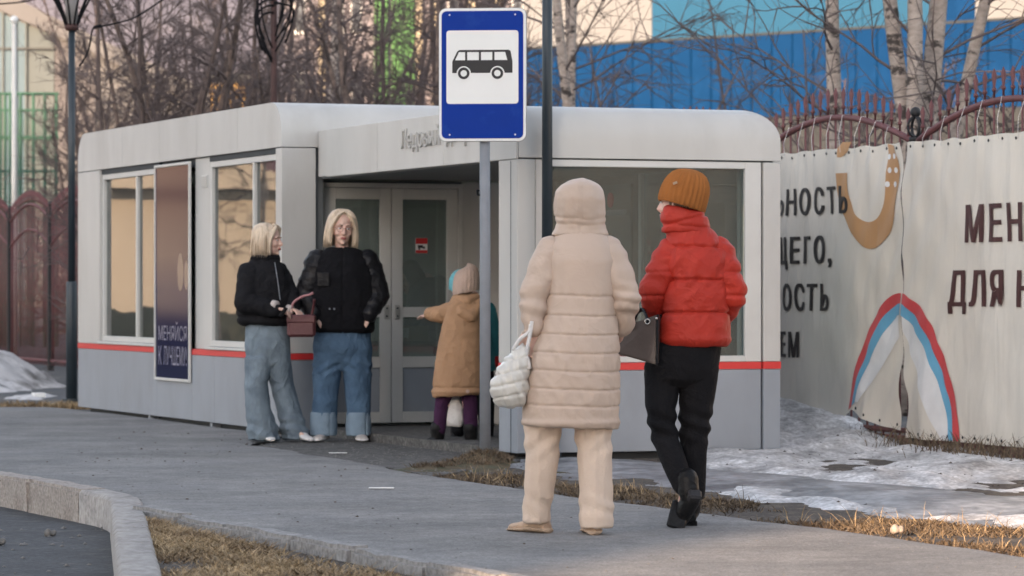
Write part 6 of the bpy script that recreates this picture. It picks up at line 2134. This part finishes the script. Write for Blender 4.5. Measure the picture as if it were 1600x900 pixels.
# ------------------------------------------------------------------ 5. child in the tan coat at the door
def child_tan():
    fg = Fig(716, 26.9, 698)
    p, rg_ = fg.p, fg.ring
    t = thing('person', 'child in a tan hooded coat and pale beanie reaching out to the door', 'person', fg.loc)
    J = dict(pelvis=p(717, 575), waist=p(720, 540), chest=p(722, 490), sh_l=p(704, 482, .02), el_l=p(690, 492, .10), wr_l=p(674, 493, .16),
             sh_r=p(744, 482, .04), el_r=p(748, 515, .10), wr_r=p(738, 520, .22), hip_l=p(704, 590), kn_l=p(694, 635, .02), an_l=p(684, 676, .03), ft_l=p(674, 692, .06),
             hip_r=p(728, 590), kn_r=p(731, 635), an_r=p(734, 676), ft_r=p(736, 692, .10))
    M3 = Euler((-.1, 0, -2.55), 'XYZ').to_matrix()
    hd = p(727, 446, .02)
    V, Q, P = body_core(fg, hd, M3, J, .88, hands=[(J['wr_l'], (-.8, .5, -.05), (0, .1, 1), .8, .35, 1), (J['wr_r'], (-.3, .9, -.1), (0, .1, 1), .8, .5, -1)], voxel=.007, shrink=.85)
    link('body', arr_mesh('body', V, Q, M['skin']), t)
    mb = MB()
    mb.loft([rg_(617, 677, 752, .135, 0, .07), rg_(598, 678, 752, .138, 0, .04), rg_(570, 681, 752, .135), rg_(540, 686, 751, .125), rg_(510, 692, 750, .115), rg_(487, 697, 749, .105), rg_(472, 702, 746, .09), rg_(461, 709, 741, .07)], 32, 2.2)
    mb.limb([p(706, 486, .02), p(690, 491, .08), p(672, 491, .15)], [.068, .060, .045], 16)
    mb.limb([p(743, 486, .03), p(750, 515, .08), p(742, 522, .2)], [.066, .06, .045], 16)
    def dsp(V, N):
        return .011 * (1 - 2.2 * np.abs(fbm(V * [1.2, 1.2, .8], 8, 4, 65))) + .008 * groove(V[:, 2] - p(0, 612).z, .012) - .007 * groove(V[:, 2] - p(0, 605).z - .07 * V[:, 0] / .17 * 0, .006)
    coat = garment('coat', mb, M['coat_tan'], t, .0075, 2, dsp)
    mb = MB()
    mb.limb([p(712, 470, -.02), p(722, 488, -.095), p(736, 494, -.10), p(746, 480, -.06), p(745, 466, -.01)], [.030, .040, .045, .040, .030], 14)
    mb.limb([p(716, 464, -.03), p(730, 470, -.075), p(743, 464, -.03)], [.030, .042, .030], 14)
    mb.ball(p(731, 481, -.075), (.075, .035, .055))
    garment('hood', mb, M['coat_tan'], t, .007, 2, lambda V, N: .006 * (1 - 2.2 * np.abs(fbm(V, 11, 3, 66))))
    MB().tube([p(731, 611, -.138), p(731, 611, -.142)], .014, 12).build('patch', M['knit_pale'], coat)
    # beanie
    c = p(728, 450, .0)
    prof = [(-.035, .092), (-.02, .097), (.02, .099), (.06, .097), (.10, .091), (.13, .079), (.150, .060), (.162, .036), (.167, .014), (.168, .002)]
    n = 80; V, Q = [], []
    for z, r in prof:
        for k in range(n):
            a = 2 * math.pi * k / n
            rr = r + (.002 * math.cos(20 * a) if r > .03 else 0)
            V.append(tuple(c + Vector((rr * math.cos(a) + .006 * z / .17, rr * 1.08 * math.sin(a), z + .03 * math.cos(a) * .6))))
    for i in range(len(prof) - 1):
        for k in range(n): Q.append((i * n + k, i * n + (k + 1) % n, (i + 1) * n + (k + 1) % n, (i + 1) * n + k))
    link('beanie', arr_mesh('beanie', V, Q, M['knit_pale']), t)
    mb = MB()
    mb.limb([p(704, 590), p(691, 630, .02), p(686, 672, .03)], [.062, .055, .048], 14)
    mb.limb([p(730, 590), p(734, 630), p(736, 672)], [.062, .055, .048], 14)
    garment('trousers', mb, M['purple'], t, .008, 2, lambda V, N: .005 * (1 - 2.2 * np.abs(fbm(V, 10, 3, 67))))
    for an, hl, d in ((p(684, 668, .03), Vector((p(684, 0).x, .0, 0)), (-.55, .85, 0)), (p(735, 668), Vector((p(736, 0).x, -.03, 0)), (.0, 1, 0))):
        mb = MB()
        shoe(mb, hl, d, .22, .088, .09)
        mb.limb([an, an.lerp(hl + Vector((0, .05, .06)), .8)], [.058, .052], 14)
        garment('boot', mb, M['boot_black'], t, .0065, 1)
child_tan()

# ------------------------------------------------------------------ 6. child in teal beyond the pole
def child_teal():
    fg = Fig(738, 27.5, 694)
    p, rg_ = fg.p, fg.ring
    t = thing('person', 'child in a teal jacket and hat mostly hidden behind the child in tan', 'person', fg.loc)
    J = dict(pelvis=p(742, 580), waist=p(742, 540), chest=p(740, 490), sh_l=p(720, 484), el_l=p(714, 520, .05), wr_l=p(716, 545, .10),
             sh_r=p(762, 484), el_r=p(770, 520), wr_r=p(772, 552, .0), hip_l=p(728, 590), kn_l=p(722, 640), an_l=p(716, 676), ft_l=p(710, 690, .08),
             hip_r=p(756, 590), kn_r=p(758, 640), an_r=p(760, 676), ft_r=p(762, 690, .10))
    M3 = Euler((0, 0, -2.9), 'XYZ').to_matrix()
    hd = p(722, 446)
    V, Q, P = body_core(fg, hd, M3, J, .88, hands=[], voxel=.008, shrink=.85)
    link('body', arr_mesh('body', V, Q, M['skin']), t)
    mb = MB()
    mb.loft([rg_(580, 716, 774, .12), rg_(540, 714, 772, .125), rg_(500, 716, 768, .115), rg_(480, 720, 762, .10), rg_(464, 722, 748, .075)], 30)
    mb.limb([p(762, 486), p(770, 520), p(771, 552)], [.06, .055, .042], 14)
    mb.limb([p(722, 486), p(714, 520, .05), p(716, 545, .1)], [.06, .055, .042], 14)
    garment('jacket', mb, M['jacket_teal'], t, .0085, 2, lambda V, N: .008 * (1 - 2.2 * np.abs(fbm(V, 8, 4, 75))))
    MB().limb([p(771, 556), p(773, 570)], [.036, .038], 12).build('mitten', M['mitten'], t, True)
    mb = MB()
    mb.ball(p(722, 443, .0), (.098, .10, .105))
    mb.limb([p(706, 438, 0), p(704, 452, .0)], [.02, .014])
    garment('hat', mb, M['knit_teal'], t, .007, 1, lambda V, N: .003 * np.sin(np.arctan2(V[:, 1], V[:, 0] - p(722, 0).x) * 22))
    mb = MB()
    mb.loft([rg_(610, 716, 772, .105), rg_(570, 716, 772, .11)], 24)
    mb.limb([p(730, 595), p(723, 640), p(717, 672)], [.075, .068, .058], 14)
    mb.limb([p(757, 595), p(759, 640), p(760, 672)], [.075, .068, .058], 14)
    garment('trousers', mb, M['black_cloth'], t, .0085, 2)
    for hx, d in ((714, (-.3, 1, 0)), (761, (.1, 1, 0))):
        mb = MB(); hl = Vector((p(hx, 0).x, -.02, 0))
        shoe(mb, hl, d, .22, .09, .09)
        mb.limb([hl + Vector((0, .06, .20)), hl + Vector((0, .06, .07))], [.055, .052], 14)
        garment('boot', mb, M['boot_black'], t, .007, 1)
child_teal()

# ------------------------------------------------------------------ 7. seller seen through the door glass, bent over a counter
def seller():
    fg = Fig(660, 30.3, 672)
    p, rg_ = fg.p, fg.ring
    t = thing('person', 'dark haired person in a dark coat bending over a counter behind the door glass', 'person', fg.loc)
    t.location.z = .055
    J = dict(pelvis=p(690, 560, .05), waist=p(684, 515, .05), chest=p(668, 470), sh_l=p(655, 462, -.06), el_l=p(650, 500, -.08), wr_l=p(640, 520, -.12),
             sh_r=p(684, 456, .10), el_r=p(676, 505, .05), wr_r=p(656, 522, -.06), hip_l=p(684, 580, -.02), kn_l=p(682, 630), an_l=p(684, 665), ft_l=p(676, 670, -.1),
             hip_r=p(698, 580, .1), kn_r=p(700, 630, .1), an_r=p(702, 665, .1), ft_r=p(696, 670, .0))
    M3 = Euler((.45, 0, -.95), 'XYZ').to_matrix()
    hd = p(638, 447, -.04)
    V, Q, P = body_core(fg, hd, M3, J, 1.0, hands=[(J['wr_l'], (-.7, -.3, -.4), (0, .1, 1), 1, .5, 1), (J['wr_r'], (-.8, -.2, -.3), (0, .1, 1), 1, .5, -1)], voxel=.008)
    link('body', arr_mesh('body', V, Q, M['skin']), t)
    face_parts(t, P, M3, 1.0)
    hair_bob(t, P, M3, 1.0, M['hair_dark'], 56, -.06, True, 15, 1.03)
    mb = MB()
    mb.limb([p(690, 560, .05), p(684, 515, .05), p(668, 472)], [.19, .18, .15], 20)
    mb.limb([p(655, 464, -.06), p(650, 500, -.08), p(641, 518, -.12)], [.085, .075, .055], 14)
    mb.limb([p(684, 458, .10), p(676, 505, .05), p(658, 520, -.06)], [.085, .075, .055], 14)
    garment('coat', mb, cloth('coat_navy', (.022, .023, .030), .2, .8), t, .01, 2, lambda V, N: .008 * (1 - 2.2 * np.abs(fbm(V, 8, 4, 85))))
    mb = MB()
    mb.limb([p(684, 575, -.02), p(682, 630), p(684, 664)], [.10, .085, .07], 14)
    mb.limb([p(698, 575, .1), p(700, 630, .1), p(702, 664, .1)], [.10, .085, .07], 14)
    garment('trousers', mb, M['black_cloth'], t, .01, 2)
    for an in (p(684, 0, -.02), p(702, 0, .08)):
        MB()
        V, Q = remesh(shoe(MB(), Vector((an.x, an.y + .05, 0)), (-.4, -1, 0), .25, .09, .08), .007, 1)
        link('shoe', arr_mesh('shoe', V, Q, M['boot_black']), t)
seller()

# ================================================================== bags and small things
# white quilted bag hanging from the cream woman's left hand
fg = cream_fig
def white_bag():
    p, rg_ = fg.p, fg.ring
    t = thing('handbag', 'pearly white quilted shoulder bag hanging from the arm of the cream coat', 'handbag', fg.loc)
    mb = MB()
    rot = .22
    rings = [(634, 790, 815), (630, 780, 822), (620, 772, 825), (605, 767, 826.5), (590, 768, 827), (570, 777, 828), (553, 792, 829), (543, 803, 829), (538, 809, 828)]
    dep = [.03, .065, .09, .10, .10, .085, .06, .04, .02]
    mb.loft([rg_(y, a, b, d, -.06, .12) for (y, a, b), d in zip(rings, dep)], 32, 2.3)
    c = p(798, 590)
    def dsp(V, N):
        u = (V[:, 0] - c.x) * .94 + (V[:, 2] - c.z) * .35
        w = -(V[:, 0] - c.x) * .35 + (V[:, 2] - c.z) * .94
        d = np.zeros(len(V))
        for q in (-.075, -.02, .035, .09): d = d - .0065 * groove(w - q + .15 * u, .005)
        for q in (-.05, .0, .045): d = d - .005 * groove(u - q, .0045)
        d = d + .004 * np.sin(u * 120 + 5 * fbm(V, 5, 2, 91)) + .004 * (1 - 2.2 * np.abs(fbm(V, 14, 3, 92)))
        return d
    garment('bag', mb, mat('pearl', (.60, .58, .53), .28, var=.06, scale=6, bump=.2, bscale=50, spec=.6, coat=.3), t, .007, 2, dsp)
    sm = M['white_leather']
    MB().tube(crom([p(801, 545, -.09), p(812, 528, -.10), p(826, 517, -.10), p(829, 505, -.105)], 5), .009, 8).build('strap', sm, t, True)
    MB().tube(crom([p(822, 560, -.10), p(823, 545, -.11), p(826, 530, -.11), p(829, 515, -.105), p(831, 500, -.10)], 5), .009, 8).build('strap', sm, t, True)
    MB().tube([p(822, 556, -.105), p(825, 566, -.108), p(827, 574, -.105)], .012, 8).build('tassel', sm, t, True)
white_bag()
# dark tote between the two walkers
def dark_bag():
    f2 = red_fig
    p = f2.p
    t = thing('handbag', 'dark grey brown leather tote with eyelets carried between the two walkers', 'handbag', f2.loc)
    m = mat('bag_taupe', (.10, .078, .068), .35, var=.15, scale=5, bump=.15, bscale=40)
    # trapezoid body: front panel corners in photo points
    A, B_, C_, D_ = p(968, 512, -.08), p(1026, 492, -.14), p(1024, 570, -.17), p(963, 553, -.10)
    dep = Vector((.03, .15, 0))
    mb = MB()
    bm = bmesh.new()
    vs = [bm.verts.new(q) for q in (A, B_, C_, D_, A + dep * .6, B_ + dep * .6, C_ + dep, D_ + dep)]
    for f in ((3, 2, 1, 0), (4, 5, 6, 7), (0, 1, 5, 4), (1, 2, 6, 5), (2, 3, 7, 6), (3, 0, 4, 7)): bm.faces.new([vs[i] for i in f])
    bmesh.ops.recalc_face_normals(bm, faces=bm.faces[:])
    bmesh.ops.bevel(bm, geom=list(bm.edges), offset=.008, segments=2, affect='EDGES')
    MB().frombm(bm).build('bag', m, t, False)
    # gusset edge, handles, eyelets
    MB().tube([B_ + Vector((0, -.002, 0)), C_ + Vector((0, -.002, 0))], .006, 6).build('piping', M['black_leather'], t)
    MB().tube([B_ + dep * .6, C_ + dep], .006, 6).build('piping', M['black_leather'], t)
    for q in (p(986, 510, -.11), p(1010, 503, -.13)):
        ring = [q + Vector((.012 * math.cos(a), -.008, .012 * math.sin(a))) for a in np.linspace(0, 2 * math.pi, 13)]
        MB().tube(ring, .0035, 6, False).build('eyelet', mat('nickel', (.7, .68, .64), .25, 1.0), t, True)
    MB().tube(crom([p(985, 512, -.115), p(990, 494, -.08), p(1002, 484, -.02), p(1008, 492, -.08), p(1011, 505, -.135)], 5), .008, 8).build('handle', M['black_leather'], t, True)
    MB().tube(crom([p(990, 508, .02), p(996, 490, .02), p(1008, 486, .03), p(1014, 503, .0)], 5), .008, 8).build('handle', M['black_leather'], t, True)
    MB().ball(p(1024, 498, -.16), .007, None, 8, 6).build('stud', mat('nickel2', (.7, .68, .64), .25, 1.0), t, True)
dark_bag()
# burgundy bag between the two blonde women
def wine_bag():
    f3 = Fig(470, 27.85, 690)
    p = f3.p
    t = thing('handbag', 'burgundy leather handbag held between the two blonde young women', 'handbag', f3.loc)
    m = mat('bag_wine', (.095, .028, .032), .4, var=.12, scale=5, bump=.2, bscale=40)
    MB().bbox(p(449, 0).x, p(493, 0).x, -.06, .06, p(0, 527).z, p(0, 493).z, .02).build('bag', m, t)
    MB().bbox(p(449, 0).x - .002, p(493, 0).x + .002, -.068, .068, p(0, 505).z, p(0, 492).z, .01).build('flap', m, t)
    MB().tube(crom([p(453, 493, 0), p(458, 474, 0), p(472, 464, 0), p(484, 461, -.05), p(490, 458, -.08)], 5), .010, 8).build('strap', mat('strap_rose', (.34, .16, .17), .5), t, True)
    MB().tube(crom([p(487, 493, 0), p(490, 480, -.02), p(492, 468, -.06)], 5), .010, 8).build('strap', m, t, True)
wine_bag()
# pale bag hanging in front of the children
def pale_bag():
    f4 = Fig(708, 26.95, 697)
    t = thing('carrier_bag', 'whitish soft bag hanging between the legs of the two children', 'bag', f4.loc)
    rg_ = f4.ring
    mb = MB(); mb.loft([rg_(665, 696, 722, .04), rg_(655, 694, 724, .05), rg_(638, 696, 723, .05), rg_(622, 699, 716, .05), rg_(606, 703, 712, .025)], 22)
    garment('bag', mb, M['white_leather'], t, .008, 2, lambda V, N: .010 * (1 - 2.2 * np.abs(fbm(V, 11, 4, 95))))
    MB().tube([f4.p(707, 607), f4.p(712, 575), f4.p(716, 545)], .008, 6).build('strap', M['white_leather'], t)
pale_bag()

# counter and boxes behind the door glass
t = thing('counter', 'counter behind the door glass under the bending person', 'counter', (KP[0], KP[1], 0), KROT)
MB().bbox(.55, 1.30, 4.98, 5.30, .70, .74, .005).build('top', mat('counter_wood', (.22, .17, .12), .5), t)
MB().bbox(.60, 1.25, 5.02, 5.28, .056, .699, .005).build('body', M['interior'], t)
o = MB().bbox(-.16, .16, -.10, .10, 0, .13, .004).build('cardboard_box', mat('card', (.32, .23, .13), .8)); q = KW(1.08, 5.14, .741); o.location = q; o.rotation_euler = (0, 0, KROT + .1)
tag(o, 'brown cardboard box on the counter behind the door glass', 'box')
o = MB().bbox(-.07, .07, -.004, .004, 0, .12, .002).build('price_card', M['white']); q = KW(.90, 5.04, .741); o.location = q; o.rotation_euler = (.3, 0, KROT)
tag(o, 'small white card leaning on the counter behind the door glass', 'card')

# litter on the ground
def paper(label, px, py, w, d, rz, col='white', z=.004, h=.004):
    g = G(px, py)
    o = MB().bbox(-w / 2, w / 2, -d / 2, d / 2, 0, h, .001).build('paper_scrap', M[col])
    o.location = (g.x, g.y, z); o.rotation_euler = (0, 0, rz)
    tag(o, label, 'litter')
paper('thin white strip lying on the footpath in the middle foreground', 596, 764.5, .148, .045, 0, 'white', .006, .006)
paper('white scrap lying on the rough ground before the standing young women', 528, 707, .13, .05, .05, 'white', -.004)
paper('pale paper scrap on the dark yard left of the lamp post', 60, 618, .12, .2, .3, 'white', -.02, .05)
g = G(1405, 833)
mb = MB()
rg = random.Random(8)
for i in range(5): mb.ball((rg.uniform(-.025, .025), rg.uniform(-.02, .02), rg.uniform(.008, .03)), rg.uniform(.012, .024), None, 10, 8)
V, Q = remesh(mb, .005, 1)
V = displace(V, Q, lambda V, N: .004 * fbm(V, 60, 3, 5))
o = link('white_lump', arr_mesh('white_lump', V, Q, mat('lump', (.36, .31, .27), .9, var=.15, speck=[(60, .6, 1.2)])))
o.location = (g.x, g.y, .0)
tag(o, 'crumbly whitish lump at the edge of the footpath beside the straw', 'lump')
V0, Q0 = V, Q
for lab, px, py, s, zz in (('pale stone lying on the road below the kerb, larger one', 82, 838, 1.0, -.165), ('pale stone lying on the road at the left edge', 2, 852, 1.1, -.165), ('small stone in the dry grass by the path kerb', 522, 872, .9, -.03)):
    g = G(px, py, zz)
    o = link('stone', arr_mesh('stone', V0 * s, Q0, M['stone'])); o.location = (g.x, g.y, zz)
    tag(o, lab, 'stone')
